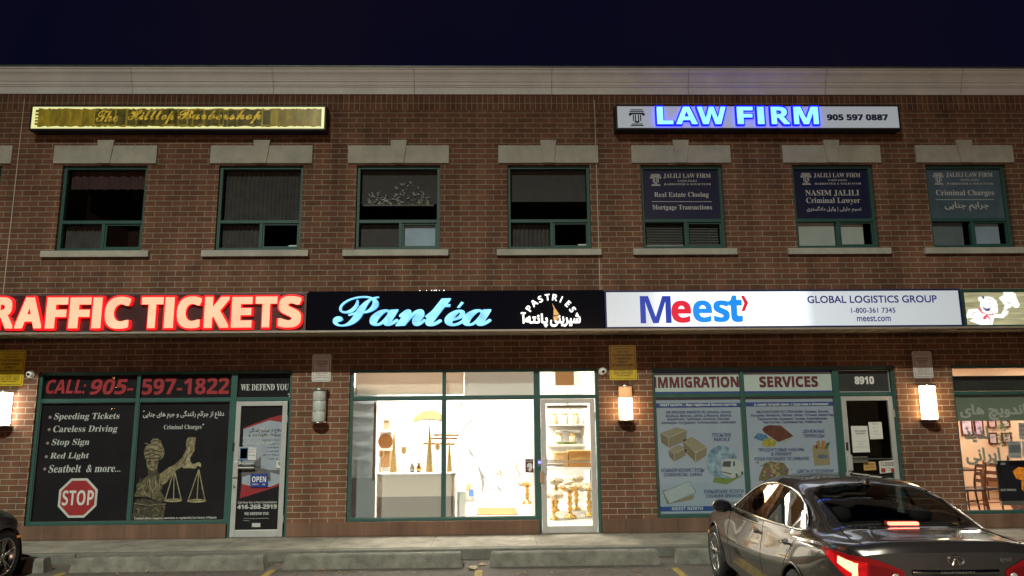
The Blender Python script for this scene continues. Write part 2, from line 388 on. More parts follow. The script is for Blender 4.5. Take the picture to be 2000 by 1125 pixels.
# cornice: stepped profile, in lengths with open joints
CS = .78
prof = [(.0, 0), (-.05, 0), (-.05, .17), (-.085, .175), (-.085, .205), (-.115, .21), (-.115, .285), (-.15, .29), (-.15, .315), (-.165, .34), (-.185, .39), (-.225, .44), (-.275, .475), (-.29, .50), (-.29, .545), (-.33, .55), (-.33, .585), (.0, .585)]
prof = [(y * .5, z * CS) for y, z in prof]
jx = [XL] + [W(x, 150)[0] for x in (-270, -5, 262, 536, 810, 1077, 1342, 1608, 1872, 2140)] + [XR]
mb = MB()
for a, b in zip(jx, jx[1:]): mb.prism([(y, ZC + z) for y, z in prof[::-1]], a + .004, b - .004)
cor = ob('cornice', mb, CORN, bld)
mb = MB(); mb.box(XL, XR, -.02, .3, ZC + .02, ZC + .44); ob('cornice_backing', mb, DARKROOM, cor)
mb = MB(); mb.box(XL, XR, -.18, .35, ZC + .458, ZC + .488); ob('metal_cap', mb, FLASH, cor, bevel=.006)
mb = MB(); mb.box(XL + .2, XR - .2, .31, DEP - .2, ZC + .2, ZC + .3); ob('roof', mb, mat('roof_gravel', (.12, .12, .11), .9), bld)

# floors and rooms behind the glass
WPAINT = mat('white_paint', (.82, .80, .77), .7, var=.03)
mb = MB(); mb.box(XL + .2, XR - .2, .3, DEP - .2, 3.35, 3.55); ob('upper_floor', mb, DARKROOM, bld)
mb = MB()
for x in [XL + .2] + [(WIN[i][1] + WIN[i + 1][0]) / 2 for i in range(7)] + [XR - .3]: mb.box(x, x + .1, .31, 3.4, 3.56, ZC + .19)
mb.box(XL + .2, XR - .2, 3.4, 3.5, 3.56, ZC + .19)
ob('upper_partition', mb, mat('dim_office_paint', (.16, .14, .13), .9), bld)
BX0, BX1 = OPEN[1][0] - .35, OPEN[1][1] + .30
RX0, RX1 = OPEN[3][0] - .25, OPEN[3][1] + .2
mb = MB()
for x in (BX0 - .12, BX1 + .02, RX0 - .12, RX1): mb.box(x, x + .1, .21, 6.5, 0, 3.34)
mb.box(XL + .2, BX0 - .13, 1.6, 1.7, 0, 3.34); mb.box(BX1 + .13, RX0 - .13, 1.9, 2.0, 0, 3.34)
ob('unit_partition', mb, DARKROOM, bld)
mb = MB(); mb.box(XL + .2, XR - .2, .05, 6.5, -.06, -.004); ob('shop_floor', mb, mat('shop_floor_tile', (.72, .69, .63), .35, var=.06), bld)
mb = MB(); mb.box(BX0 - .01, BX1 + .01, 5.2, 5.3, 0, 3.3); mb.box(BX0 - .015, BX0 + .01, .22, 5.2, 0, 3.3); mb.box(BX1 - .01, BX1 + .015, .22, 5.2, 0, 3.3)
ob('bakery_wall', mb, WPAINT, bld)
mb = MB(); mb.box(BX0, BX1, .22, 5.2, 3.2, 3.3); ob('bakery_ceiling', mb, WPAINT, bld)
PEACH = mat('peach_paint', (.66, .47, .31), .75, var=.05, vs=2)
mb = MB(); mb.box(RX0, RX1, 4.2, 4.3, 0, 3.3); mb.box(RX0 - .015, RX0 + .01, .22, 4.2, 0, 3.3); ob('restaurant_wall', mb, PEACH, bld)
mb = MB(); mb.box(RX0, RX1, .22, 4.2, 3.0, 3.06); ob('restaurant_ceiling', mb, mat('ceiling_tile', (.62, .52, .42), .8, var=.04), bld)
mb = MB(); mb.box(RX0, RX1, .22, 4.2, 0, .012); ob('restaurant_floor', mb, mat('warm_floor_tile', (.52, .30, .18), .35, var=.12, vs=3), bld)
CEILW = emit('ceiling_panel_light', (1, .91, .78), 62.)
for x in (-1.7, .3):
    for y in (1.6, 3.6):
        mb = MB(); mb.box(x - .6, x + .6, y - .3, y + .3, 3.15, 3.199); ob('ceiling_light', mb, CEILW, bld)
CEILR = emit('warm_panel_light', (1, .88, .76), 25.)
for x, y in ((8.9, 1.4), (11.2, 1.4), (10.0, 3.1), (12.4, 3.1)):
    mb = MB(); mb.box(x - .6, x + .6, y - .3, y + .3, 2.96, 2.999); ob('ceiling_light', mb, CEILR, bld)

# lintels, sills, windows
BLIND = mat('roller_blind', (.058, .053, .052), .85, var=.15, vs=14)
BLUESHEET = mat('pale_blue_sheet', (.30, .38, .48), .6, var=.2, vs=2)
GREYBL = mat('pale_grey_blind', (.42, .46, .44), .7, var=.1, vs=2)
SLAT = mat('venetian_slat', (.30, .29, .27), .5)
def folds(x0, x1, z0, z1, y, amp=.012, per=.07):
    mb = MB(); n = int((x1 - x0) / .012)
    for k in range(n):
        q = [(x0 + (x1 - x0) * j / n) for j in (k, k + 1)]; yy = [y + amp * math.sin(v * 2 * math.pi / per + 2 * math.sin(v * 5)) for v in q]
        mb.add([(q[0], yy[0], z0), (q[1], yy[1], z0), (q[1], yy[1], z1), (q[0], yy[0], z1)], [(0, 1, 2, 3)], 0, True)
    return mb
CURT = mat('sheer_curtain', (.065, .057, .056), .9, var=.3, vs=5); VAL = mat('maroon_valance', (.055, .022, .023), .85, var=.3, vs=4)
def frame_bars(mb, x0, x1, z0, z1, t, y0, y1):
    mb.box(x0, x0 + t, y0, y1, z0, z1); mb.box(x1 - t, x1, y0, y1, z0, z1)
    mb.box(x0 + t, x1 - t, y0, y1, z1 - t, z1); mb.box(x0 + t, x1 - t, y0, y1, z0, z0 + t)
for i, (a, b) in enumerate(WIN):
    # lintel of four blocks and a keystone
    mb = MB(); l, r = a - .165, b + .165; h = .335; c = (a + b) / 2 + (.0)
    k = .13; q = (r - l - 2 * k) / 4
    for x0, x1 in ((l, l + q), (l + q, c - k), (c + k, r - q), (r - q, r)): mb.box(x0 + .003, x1 - .003, -.035, .06, zt + .03, zt + .03 + h)
    mb.box(l + .01, r - .01, -.031, .05, zt + .034, zt + .026 + h)
    lt = ob('lintel', mb, STONE, bld, bevel=.004)
    mb = MB(); mb.poly([(c - .095, zt + .03), (c + .095, zt + .03), (c + .15, zt + .03 + h + .095), (c - .15, zt + .03 + h + .095)], -.055, th=.11)
    ob('keystone', mb, STONE, lt)
    mb = MB(); mb.box(a - .2, b + .165, -.075, .19, zb - .13, zb - .015); ob('window_sill', mb, STONE, bld, bevel=.008)
    # frame with one wide light above and two below
    mb = MB(); frame_bars(mb, a, b, zb, zt, .055, .06, .15)
    zm = zb + .53; xm = a + (b - a) * (.52 if i < 3 else .53)
    mb.box(a + .055, b - .055, .058, .148, zm - .03, zm + .03); mb.box(xm - .028, xm + .028, .062, .146, zb + .055, zm - .03)
    wn = ob('window', mb, GREEN, bld, bevel=.004)
    mb = MB(); frame_bars(mb, xm + .028, b - .055, zb + .055, zm - .03, .028, .085, .12); ob('sash', mb, GREEN, wn)
    mb = MB(); mb.quad((a + .05, .11, zm + .03), (b - .05, .11, zm + .03), (b - .05, .11, zt - .05), (a + .05, .11, zt - .05)); ob('pane', mb, GLASS, wn)
    mb = MB(); mb.quad((a + .05, .118, zb + .05), (xm - .026, .118, zb + .05), (xm - .026, .118, zm - .03), (a + .05, .118, zm - .03)); ob('pane', mb, GLASS, wn)
    mb = MB(); mb.quad((xm + .05, .1, zb + .08), (b - .08, .1, zb + .08), (b - .08, .1, zm - .055), (xm + .05, .1, zm - .055)); ob('pane', mb, GLASS, wn)
    if i in (1, 2, 3, 4):
        zlo = {1: zt - .38, 2: zm + .05, 3: zm + .36, 4: zm + .40}[i]
        if i in (1, 2): ob('curtain', folds(a + .06, b - .06, zlo, zt, .21, .014, .16 if i == 1 else .075), VAL if i == 1 else CURT, wn)
        else:
            mb = MB(); mb.box(a + .06, b - .06, .19, .195, zlo, zt); mb.tube([(a + .06, .192, zlo), (b - .06, .192, zlo)], .012); ob('blind', mb, BLIND, wn)
    if i == 3:
        mb = MB(); mb.box(xm + .03, b - .06, .16, .166, zb + .05, zm - .03); ob('blind', mb, BLUESHEET, wn)  # no true blind: sheet coloured to imitate the bluish gleam in this pane
        mb = MB(); mb.box(a + .06, xm - .03, .19, .195, zb + .05, zm - .03); ob('blind', mb, BLIND, wn)
    if i in (1, 2, 4):
        ob('curtain', folds(a + .06, xm - .03, zb + .05, zm - .03, .21), CURT, wn)
    if i == 5:
        mb = MB()
        for kx0, kx1 in ((a + .07, xm - .04), (xm + .06, b - .09)):
            for n in range(13): mb.add([(kx0, .16, zb + .13 + n * .03), (kx1, .16, zb + .13 + n * .03), (kx1, .185, zb + .145 + n * .03), (kx0, .185, zb + .145 + n * .03)], [(0, 1, 2, 3)])
            mb.box(kx0, kx1, .155, .185, zb + .075, zb + .105)
        ob('venetian_blind', mb, SLAT, wn)
    if i == 6:
        mb = MB(); mb.box(a + .06, xm - .03, .16, .165, zb + .05, zm - .03); mb.box(xm + .03, b - .2, .16, .165, zb + .05, zm - .03); ob('blind', mb, GREYBL, wn)
    if i == 7:
        mb = MB(); mb.box(a + .06, xm - .12, .17, .175, zb + .05, zm - .03); ob('blind', mb, mat('dusky_blind', (.13, .16, .18), .8), wn)
        mb = MB(); mb.box(xm + .03, b - .16, .16, .165, zb + .05, zm - .03); ob('blind', mb, BLUESHEET, wn)
    if i in (2, 4):
        mb = MB(); mb.box(b - .23, b - .085, .094, .098, zb + .085, zb + .105); ob('sticker', mb, WPLAST, wn)

# a plant on the sill inside the third whole window
pl = thing('potted_plant', ((WIN[3][0] + WIN[3][1]) / 2 - .05, .16, zm + .36), 'pale leafy plant standing inside the dark upper window with a half drawn blind', 'plant')
mb = MB(); px0 = WIN[3][0] + .1
for k in range(150):
    u = random.random(); cx = px0 + .1 + u * 1.1; top = .12 + .34 * math.exp(-((u - .62) / .28) ** 2) + (.12 if u < .2 else 0)
    cz = zm + .33 + random.random() * top; a = random.uniform(0, 6.3); ln = random.uniform(.015, .04)
    dx, dz = math.cos(a) * ln, math.sin(a) * ln
    mb.add([(cx - dx, .165, cz - dz), (cx + dz * .4, .155 + random.random() * .02, cz - dx * .4), (cx + dx, .165, cz + dz), (cx - dz * .4, .172, cz + dx * .4)], [(0, 1, 2, 3)])
ob('foliage', mb, mat('pale_leaf', (.30, .30, .27), .5, var=.5, vs=30), pl)
mb = MB()
for k in range(14):
    x = px0 + .12 + random.random() * 1.05; mb.tube([(x, .168, zm + .30), (x + random.uniform(-.08, .08), .168, zm + .40 + random.random() * .2)], .004, n=5)
mb.box(px0, px0 + 1.28, .14, .185, zm + .31, zm + .335)
ob('stem', mb, mat('twig', (.16, .14, .12), .8), pl)

JOINT = mat('joint_sealant', (.42, .37, .29), .8, var=.1)
for x in (W(1167, 400)[0], W(43, 240)[0]):
    mb = MB(); mb.box(x - .008, x + .008, -.003, .01, 4.02, SOLZ + .2); ob('control_joint', mb, JOINT, bld)
# sign band and soffit
YB = -.80
bz0 = W(900, 647, YB)[1]; bz1 = W(900, 570, YB)[1]
mb = MB(); mb.box(XL, XR, -.55, -.002, bz0 + .03, bz1 - .02); ob('sign_band', mb, BLACK, bld)
mb = MB(); n = int((XR - XL) / .30)
for k in range(n):
    x = XL + k * .30
    mb.add([(x, -.795, bz0 + .02), (x + .28, -.795, bz0 + .02), (x + .28, -.004, bz0 + .02), (x, -.004, bz0 + .02)], [(0, 3, 2, 1)])
    mb.box(x + .281, x + .299, -.795, -.004, bz0 + .008, bz0 + .03)
ob('soffit', mb, SOFFIT, bld)
mb = MB(); mb.box(XL, XR, -.815, -.796, bz0 - .006, bz0 + .026); ob('soffit_edge', mb, mat('soffit_edge_metal', (.34, .29, .23), .45, .3), bld)

# storefront frames: (opening, mullion photo x at the transom, transom photo y)
FY0, FY1 = .05, .16
ztr = W(900, 776)[1]
mulls = [[W(268, 750)[0]], [W(867, 750)[0]], [W(1451, 745)[0]], [OPEN[3][0] + 2.1, OPEN[3][0] + 4.1]]
fronts = []
for i, ((a, b), d) in enumerate(zip(OPEN, dX)):
    fr = MB(); t = .05
    xr = d[0] if d else b
    fr.box(a, a + t, FY0, FY1, sb, st); fr.box(b - t, b, FY0, FY1, 0 if d else sb, st); fr.box(a + t, b - t, FY0, FY1, st - t, st)
    fr.box(a + t, xr - (.06 if d else t), FY0, FY1, sb, sb + .05)
    if d: fr.box(d[0] - .06, d[0] + .045, FY0, FY1, 0, st - t)
    edges = [a + t] + [v for m in mulls[i] for v in (m - .03, m + .03)] + ([d[0] - .06, d[0] + .045] if d else []) + [b - t]
    for m in mulls[i]: fr.box(m - .03, m + .03, FY0 + .002, FY1 - .002, sb + .05, st - t)
    o = MB()
    for k in range(0, len(edges), 2): fr.box(edges[k], edges[k + 1], FY0 + .004, FY1 - .004, ztr - .033, ztr + .033)
    f = ob('shop_window', fr, GREEN, bld, bevel=.004); fronts.append(f)
    for k in range(0, len(edges), 2):
        x0, x1 = edges[k], edges[k + 1]
        q = MB(); q.quad((x0, .105, ztr + .03), (x1, .105, ztr + .03), (x1, .105, st - t), (x0, .105, st - t)); ob('transom_pane', q, GLASS, f)
        if not (d and k == len(edges) - 2):
            q = MB(); q.quad((x0, .105, sb + .05), (x1, .105, sb + .05), (x1, .105, ztr - .03), (x0, .105, ztr - .03)); ob('pane', q, GLASS, f)
            g = MB(); frame_bars(g, x0, x1, sb + .05, ztr - .033, .012, .07, .1); ob('glazing_bead', g, mat('bead_grey', (.10, .13, .12), .4, .4), f)
# doors
DOORS = []
for i in range(3):
    d = dX[i]; x0, x1 = d[0] + .05, d[1] - .07; z1 = ztr - .04; t = .085
    mb = MB(); y0, y1 = .035, .085
    mb.box(x0, x0 + t, y0, y1, .012, z1); mb.box(x1 - t, x1, y0, y1, .012, z1); mb.box(x0 + t, x1 - t, y0, y1, z1 - .075, z1); mb.box(x0 + t, x1 - t, y0, y1, .012, .125)
    dr = ob('shop_door', mb, ALU, bld, bevel=.005); DOORS.append((x0 + t, x1 - t, .125, z1 - .075))
    q = MB(); q.quad((x0 + t, .06, .125), (x1 - t, .06, .125), (x1 - t, .06, z1 - .075), (x0 + t, .06, z1 - .075)); ob('door_pane', q, GLASS, dr)
    q = MB(); q.box(x0 + .01, x0 + .095, .0, .033, .98, 1.24); ob('lock_case', q, ALU, dr, bevel=.006)
    q = MB(); q.tube([(x0 + .095, .015, 1.13), (x0 + .36, .015, 1.13)], .022); q.tube([(x0 + .095, .015, 1.20), (x0 + .36, .015, 1.20)], .012); ob('handle', q, STEEL, dr)
    q = MB(); q.tube([(x0 + t, .10, 1.165), (x1 - t, .10, 1.165)], .011); ob('push_bar', q, STEEL, dr)
    q = MB(); q.lathe([(.0, 0), (.018, 0), (.018, .02), (0, .02)], 0, 0, 0)
    q = MB(); q.tube([(x0 + .04, .034, .83), (x0 + .04, .02, .83)], .02, n=12); ob('lock_cylinder', q, STEEL, dr)
    q = MB()
    for hz in (.3, z1 - .3): q.tube([(x1 + .005, .03, hz - .06), (x1 + .005, .03, hz + .06)], .011)
    ob('hinge', q, ALU, dr)
    q = MB(); q.box(d[0] + .046, d[1] - .066, .0, .17, -.01, .011); ob('threshold', q, mat('threshold_metal', (.22, .2, .17), .4, .7), dr)
q = MB(); q.box(DOORS[1][0] + .03, DOORS[1][1] - .02, .12, .18, DOORS[1][3] - .09, DOORS[1][3] - .035); ob('door_closer', q, mat('closer_tan', (.42, .33, .24), .5), bld)

# ================================================================= ground
CONC = mat('concrete', (.23, .205, .165), .9, var=.38, vs=2.6, bump=.25, bs=60)
CURBM = mat('curb_concrete', (.125, .120, .100), .9, var=.25, vs=4, bump=.3, bs=50)
ASPH = mat('asphalt', (.085, .070, .058), .92, var=.3, vs=3, bump=.5, bs=160)
YC = -1.27
mb = MB(); x = XL - 20
sx = [W(v, 1058, -.6)[0] for v in (792, 1000, 1182)]
stepj = [XL - 20 + k * 1.62 for k in range(48)]
for a, b in zip(stepj, stepj[1:]): mb.box(a + .005, b - .005, YC + .15, .19, -.16, 0)
mb.box(XL - 20, XR + 40, YC + .15, .18, -.17, -.012)
tag(ob('pavement', mb, CONC, bevel=.004), kind='structure')
mb = MB()
for k in range(20): mb.box(XL - 20 + k * 3.6 + .004, XL - 20 + (k + 1) * 3.6 - .004, YC, YC + .148, -.4, -.004)
tag(ob('kerb', mb, CURBM, bevel=.014), kind='structure')
mb = MB(); mb.quad((-90, -110, -.15), (90, -110, -.15), (90, YC + .01, -.15), (-90, YC + .01, -.15))
tag(ob('parking_lot', mb, ASPH), kind='structure')
# ================================================================= illuminated signs
def cbox(x0, x1, y0, y1, Y): return pbox(x0, x1, y0, y1, Y)
def sign_case(t, X0, X1, Z0, Z1, Yf, Yb, m, name='case', lip=.03, lipm=None):
    """a box with an open front rim standing round the face"""
    mb = MB(); mb.box(X0, X1, Yf + .02, Yb, Z0, Z1)
    mb.box(X0, X0 + lip, Yf - .012, Yf + .019, Z0, Z1); mb.box(X1 - lip, X1, Yf - .012, Yf + .019, Z0, Z1)
    mb.box(X0 + lip, X1 - lip, Yf - .012, Yf + .019, Z1 - lip, Z1); mb.box(X0 + lip, X1 - lip, Yf - .012, Yf + .019, Z0, Z0 + lip)
    return ob(name, mb, lipm or m, t, bevel=.003)
YS = -.80
zS0, zS1 = W(900, 646, YS)[1] + .004, W(900, 569, YS)[1]

# --- red traffic tickets sign
xa, xb = -10.3, W(598, 610, YS)[0]
t = thing('shop_sign', ((xa + xb) / 2, YS, zS0), 'long dark sign with huge glowing red and peach block letters TRAFFIC TICKETS', 'sign')
REDPAN = mat('dark_red_panel', (.035, .012, .014), .4, var=.1)
sign_case(t, xa, xb - .01, zS0, zS1, YS + .05, -.56, mat('sign_grey_rim', (.10, .075, .08), .4, .4), lip=.035)
mb = MB(); mb.box(xa + .036, xb - .046, YS + .045, YS + .068, zS0 + .036, zS1 - .036); ob('panel', mb, REDPAN, t)
PF = emit('peach_letter_face', (1.0, .40, .25), 1.16, noise=(3.0, .86, 1.12)); PR = emit('red_halo_return', (1, .006, .008), 1.6)
for wd, a, b, y0, y1 in (('T', -62, -15, 579, 644), ('R', -14, 31, 579, 644), ('A', 30, 86.5, 579.3, 643.6), ('F', 89.5, 134.5, 579.3, 643.6), ('F', 134.5, 180, 579.3, 643.4), ('I', 179.5, 201.5, 579.3, 643.4), ('C', 204, 257.5, 578, 644.5),
                        ('T', 274.5, 321, 578.8, 643), ('I', 320.5, 342.5, 578.8, 642.8), ('C', 344.5, 396, 577.5, 643.5), ('K', 398, 450.5, 578, 642.5), ('E', 451, 495, 578.3, 642), ('T', 497, 543.5, 577.5, 641.5), ('S', 542, 591, 576.5, 642)):
    mb = MB(); B = cbox(a, b, y0, y1, YS)
    B = (B[0] + .018, B[1] - .018, B[2] + .018, B[3] - .018)
    put(mb, wd, (B[0] - .024, B[1] + .024, B[2] - .026, B[3] + .026), YS + .04, 0, 'bold', off=.034, depth=.055, side=0)  # returns enlarged so their red also imitates the glow round each letter
    lt = ob('letter', mb, PR, t)
    mb = MB(); put(mb, wd, B, YS - .016, 0, 'bold', off=.026, depth=.004, side=0); ob('letter_face', mb, PF, lt)

# --- black bakery sign
xa, xb = W(600.5, 610, YS)[0], W(1180, 608, YS)[0]
t = thing('shop_sign', ((xa + xb) / 2, YS, zS0), 'glossy black sign with glowing pale blue script name and small white PASTRIES arch', 'sign')
GB = mat('glossy_black', (.006, .006, .009), .06, var=0, coat=.6)
mb = MB(); mb.box(xa, xb, YS, -.56, zS0, zS1 + .012); ob('case', mb, GB, t, bevel=.006)
BF = emit('ice_blue_face', (.26, .70, 1.0), .95, noise=(6, .6, 1.45)); BR = emit('blue_return', (.05, .35, .8), 1.2); WF = emit('white_letter_face', (1, .99, .96), 1.25)
def off(s, o): return s
Yl = YS - .035
mb = MB(); o6 = (580, 540, 3.226)
def z6(x0, x1, y0, y1): return cbox(580 + x0 / 3.226, 580 + x1 / 3.226, 540 + y0 / 3.226, 540 + y1 / 3.226, Yl)
for ch, x0, x1, y0, y1, of in (('P', 228, 516, 124, 314, .004), ('a', 458, 640, 208, 311, .010), ('n', 622, 812, 207, 312, .010), ('t', 808, 970, 138, 312, .012), ('e', 930, 1060, 210, 312, .010), ('a', 1040, 1226, 207, 311, .010)):
    put(mb, ch, z6(x0, x1, y0, y1), Yl + .03, 0, 'script', off=of, depth=.04, side=1)
ac = [W(580 + a / 3.226, 540 + b / 3.226, Yl) for a, b in ((1008, 196), (1024, 198), (1052, 166), (1036, 158))]
mb.poly(ac, Yl - .011, 0); mb.poly(ac, Yl - .009, 1, th=.03)
ob('lettering', mb, [BF, BR], t)
mb = MB(); cx, cy, R = 580 + 1598 / 3.226, 540 + 292 / 3.226, 50.5
for i, ch in enumerate('PASTRIES'):
    a = RAD(146 - i * 16.4 + (1.5 if ch == 'I' else 0)); px, py = cx + R * math.cos(a), cy - R * math.sin(a)
    v, f = glyphs(ch, 'bold', 0., .5)
    ws = (max(p[0] for p in v) + min(p[0] for p in v)) / 2; X, Z = W(px, py, Yl); sc_ = .148; r = a - math.pi / 2
    vs = [(X + ((p[0] - ws) * math.cos(r) - (p[1] - .36) * math.sin(r)) * sc_, Yl - p[2] * .02 + .01, Z + ((p[0] - ws) * math.sin(r) + (p[1] - .36) * math.cos(r)) * sc_) for p in v]
    mb.add(vs, f, 0)
put(mb, 'شیرینی', cbox(1074.5, 1134, 611, 638, Yl), Yl + .01, 0, 'arabic', off=.028, depth=.02)
put(mb, 'پانته\u200cآ', cbox(1017, 1070, 609.5, 639, Yl), Yl + .01, 0, 'arabic', off=.028, depth=.02)
ob('small_lettering', mb, WF, t)
mb = MB(); mb.poly(pp([(1608, 168), (1626, 200), (1652, 236), (1640, 244), (1616, 244), (1618, 200)], Yl, 580, 540, 3.226), Yl, 0, th=.02)
mb.poly(pp([(1614, 252), (1650, 248), (1646, 268), (1620, 282)], Yl, 580, 540, 3.226), Yl, 0, th=.02)
ob('flame_emblem', mb, emit('amber_flame', (1, .55, .18), .45, noise=(30, .3, 1.3)), t)
mb = MB()
for x in (820, 833, 843, 848, 852, 858, 867): 
    X, Z = W(x, 568.5, YS); mb.sphere((X, YS + .012, zS1 + .02), random.uniform(.005, .011), n=8)
for x in range(822, 872, 7):
    X, Z = W(x, 646, YS); mb.sphere((X, YS - .002, zS0 - .004), random.uniform(.006, .011), n=8, sx=2)
ob('glare_speck', mb, emit('glare_white', (1, 1, 1), 2.2), t)  # glowing beads imitate specks of glare along the sign edges, not lamps

# --- white courier sign
xa, xb = W(1181.5, 605, YS)[0], W(1879, 600, YS)[0]
zM0 = zS0 - .005
t = thing('shop_sign', ((xa + xb) / 2, YS, zM0), 'long white lightbox sign reading Meest in blue and red, brightest in its middle', 'sign')
zq0, zq1 = W(1500, 640, YS)[1], W(1500, 565.5, YS)[1]
sign_case(t, xa, xb, zq0, zq1, YS + .02, -.56, mat('navy_rim', (.012, .02, .11), .4, .2), lip=.03)
g = (xa - (xa + xb) / 2, xb - (xa + xb) / 2, [(0, .50), (.12, .66), (.18, 1.6), (.54, 1.6), (.585, .66), (.75, .52), (.90, .45), (1, .42)])
mb = MB(); mb.box(xa + .031, xb - .031, YS + .012, YS + .038, zq0 + .031, zq1 - .031); ob('lit_face', mb, emit('white_lit_face', (.84, .91, 1.0), .70, grad=g), t)
NAVY = emit('navy_vinyl', (.02, .025, .22), .35); BLU = emit('deep_blue_vinyl', (.0, .035, .36), .80); LBL = emit('sky_blue_vinyl', (.0, .24, .80), .85); REDV = emit('red_vinyl', (.62, .005, .03), .9)
Yq = YS + .006
mb = MB(); put(mb, 'M', cbox(1250.5, 1311, 578, 631, YS), Yq, 0, 'bold', off=.0); ob('letter', mb, BLU, t)
mb = MB(); put(mb, 'e', cbox(1311.5, 1350, 587, 630.5, YS), Yq, 0, 'bold', off=.015)
mb.poly(pp([(684, 90), (698, 88), (718, 122), (702, 160), (686, 162), (700, 124)], YS, 1160, 540, 2.381), Yq, 0); ob('letter', mb, REDV, t)
mb = MB(); put(mb, 'e', cbox(1353.5, 1391, 586.5, 629.5, YS), Yq, 0, 'bold', off=.01); put(mb, 's', cbox(1394, 1425, 586.5, 629, YS), Yq, 0, 'bold', off=.01)
put(mb, 't', cbox(1423, 1450, 577, 629, YS), Yq, 0, 'bold', off=.02); mb.poly([W(a, b, YS) for a, b in ((1443, 590), (1447.5, 590), (1447.5, 594.5), (1443, 594.5))], Yq)
ob('lettering', mb, LBL, t)
mb = MB(); put(mb, 'GLOBAL LOGISTICS GROUP', cbox(1577, 1830, 577, 591.3, YS), Yq, 0, 'sans', off=.014); put(mb, '1-800-361 7345', cbox(1662.7, 1749, 600.8, 610.8, YS), Yq, 0, 'sans', off=.008); put(mb, 'meest.com', cbox(1674, 1740, 617, 627.3, YS), Yq, 0, 'sans', off=.008)
ob('lettering', mb, NAVY, t)

# --- chef sign
xa, xb = W(1880, 600, YS)[0], 13.6
t = thing('shop_sign', ((xa + xb) / 2, YS, zS0), 'green framed wood grain sign picturing a cartoon chef raising his white hat', 'sign')
sign_case(t, xa, xb, zS0 - .015, zq1 - .01, YS + .02, -.56, mat('dark_green_rim', (.02, .06, .045), .45, .1), lip=.055)
# the wood print: streaks along X
m = emit('wood_print', (.50, .47, .27), .62); tt = m.node_tree; e = [n for n in tt.nodes if n.type == 'EMISSION'][0]
c = tt.nodes.new('ShaderNodeTexCoord'); mp = tt.nodes.new('ShaderNodeMapping'); mp.inputs['Scale'].default_value = (1.2, 1, 16); n = tt.nodes.new('ShaderNodeTexNoise'); n.inputs['Scale'].default_value = 2; n.inputs['Detail'].default_value = 6
r = tt.nodes.new('ShaderNodeValToRGB'); r.color_ramp.elements[0].position = .35; r.color_ramp.elements[0].color = (.25, .22, .13, 1); r.color_ramp.elements[1].position = .65; r.color_ramp.elements[1].color = (.62, .60, .36, 1)
tt.links.new(c.outputs['Object'], mp.inputs[0]); tt.links.new(mp.outputs[0], n.inputs['Vector']); tt.links.new(n.outputs['Fac'], r.inputs[0]); tt.links.new(r.outputs[0], e.inputs[0])
mb = MB(); mb.box(xa + .056, xb - .056, YS + .012, YS + .038, zS0 + .041, zq1 - .066); ob('lit_face', mb, m, t)
CW = emit('chef_white', (.95, .97, .93), .9); CL = emit('chef_line', (.12, .12, .14), .35); CR = emit('chef_red', (.75, .10, .16), .8); CV = emit('chef_moustache', (.13, .12, .30), .6)
def k8(p): return pp(p, YS, 1860, 560, 11.25)
y1_ = YS + .009; mb = MB()
for q in ([(285, 640), (330, 600), (360, 500), (560, 480), (700, 560), (760, 610), (930, 600), (1080, 600), (1140, 490), (1250, 540), (1240, 600), (1130, 695), (930, 680), (890, 842), (620, 842), (380, 750), (480, 680), (420, 680), (300, 705)],
          [(615, 300), (640, 240), (720, 215), (800, 212), (900, 240), (980, 310), (1005, 400), (1020, 520), (1000, 585), (930, 600), (860, 612), (740, 590), (650, 520), (610, 430)],
          [(1140, 480), (1150, 420), (1190, 410), (1210, 320), (1300, 320), (1320, 380), (1300, 450), (1220, 480), (1205, 510)],
          [(1115, 88), (1290, 88), (1400, 150), (1420, 240), (1495, 400), (1470, 460), (1400, 468), (1320, 420), (1320, 380), (1300, 320), (1210, 330), (1190, 410), (1160, 405), (1028, 240), (1140, 178)]):
    mb.poly(k8(q), y1_, 0, th=.002)
X, Z = k8([(622, 272)])[0]; mb.ell(X, Z, .036, .042, y1_ - .001, 0)
mb.poly(k8([(560, 470), (600, 452), (660, 550), (760, 605), (930, 595), (900, 625), (780, 620), (830, 690), (830, 730), (770, 660), (740, 712), (680, 716), (690, 650), (760, 610), (650, 580)]), y1_ - .002, 1)
mb.poly(k8([(675, 420), (720, 470), (770, 478), (830, 460), (835, 520), (790, 540), (730, 525), (690, 480)]), y1_ - .002, 2); mb.poly(k8([(650, 215), (690, 200), (712, 225), (705, 268), (680, 268)]), y1_ - .002, 2)
for q in ([(840, 430), (850, 510), (900, 580), (1000, 585)], [(785, 350), (820, 365), (850, 352)], [(780, 285), (830, 272), (880, 292)], [(940, 400), (1000, 440), (1028, 520)], [(1200, 350), (1310, 385)], [(1205, 335), (1300, 350)], [(1130, 485), (1210, 520)], [(430, 625), (430, 555), (530, 555)], [(440, 620), (500, 560)], [(830, 842), (855, 720), (850, 640)], [(300, 620), (330, 700)], [(340, 620), (370, 700)], [(930, 690), (1130, 700), (1245, 560)], [(375, 755), (620, 842)], [(615, 310), (610, 430), (660, 530)], [(1495, 400), (1470, 462), (1400, 472)]):
    mb.tube([(a, y1_ - .002, b) for a, b in k8(q)], .0028, 3, n=4)
ob('chef_emblem', mb, [CW, CR, CV, CL], t)

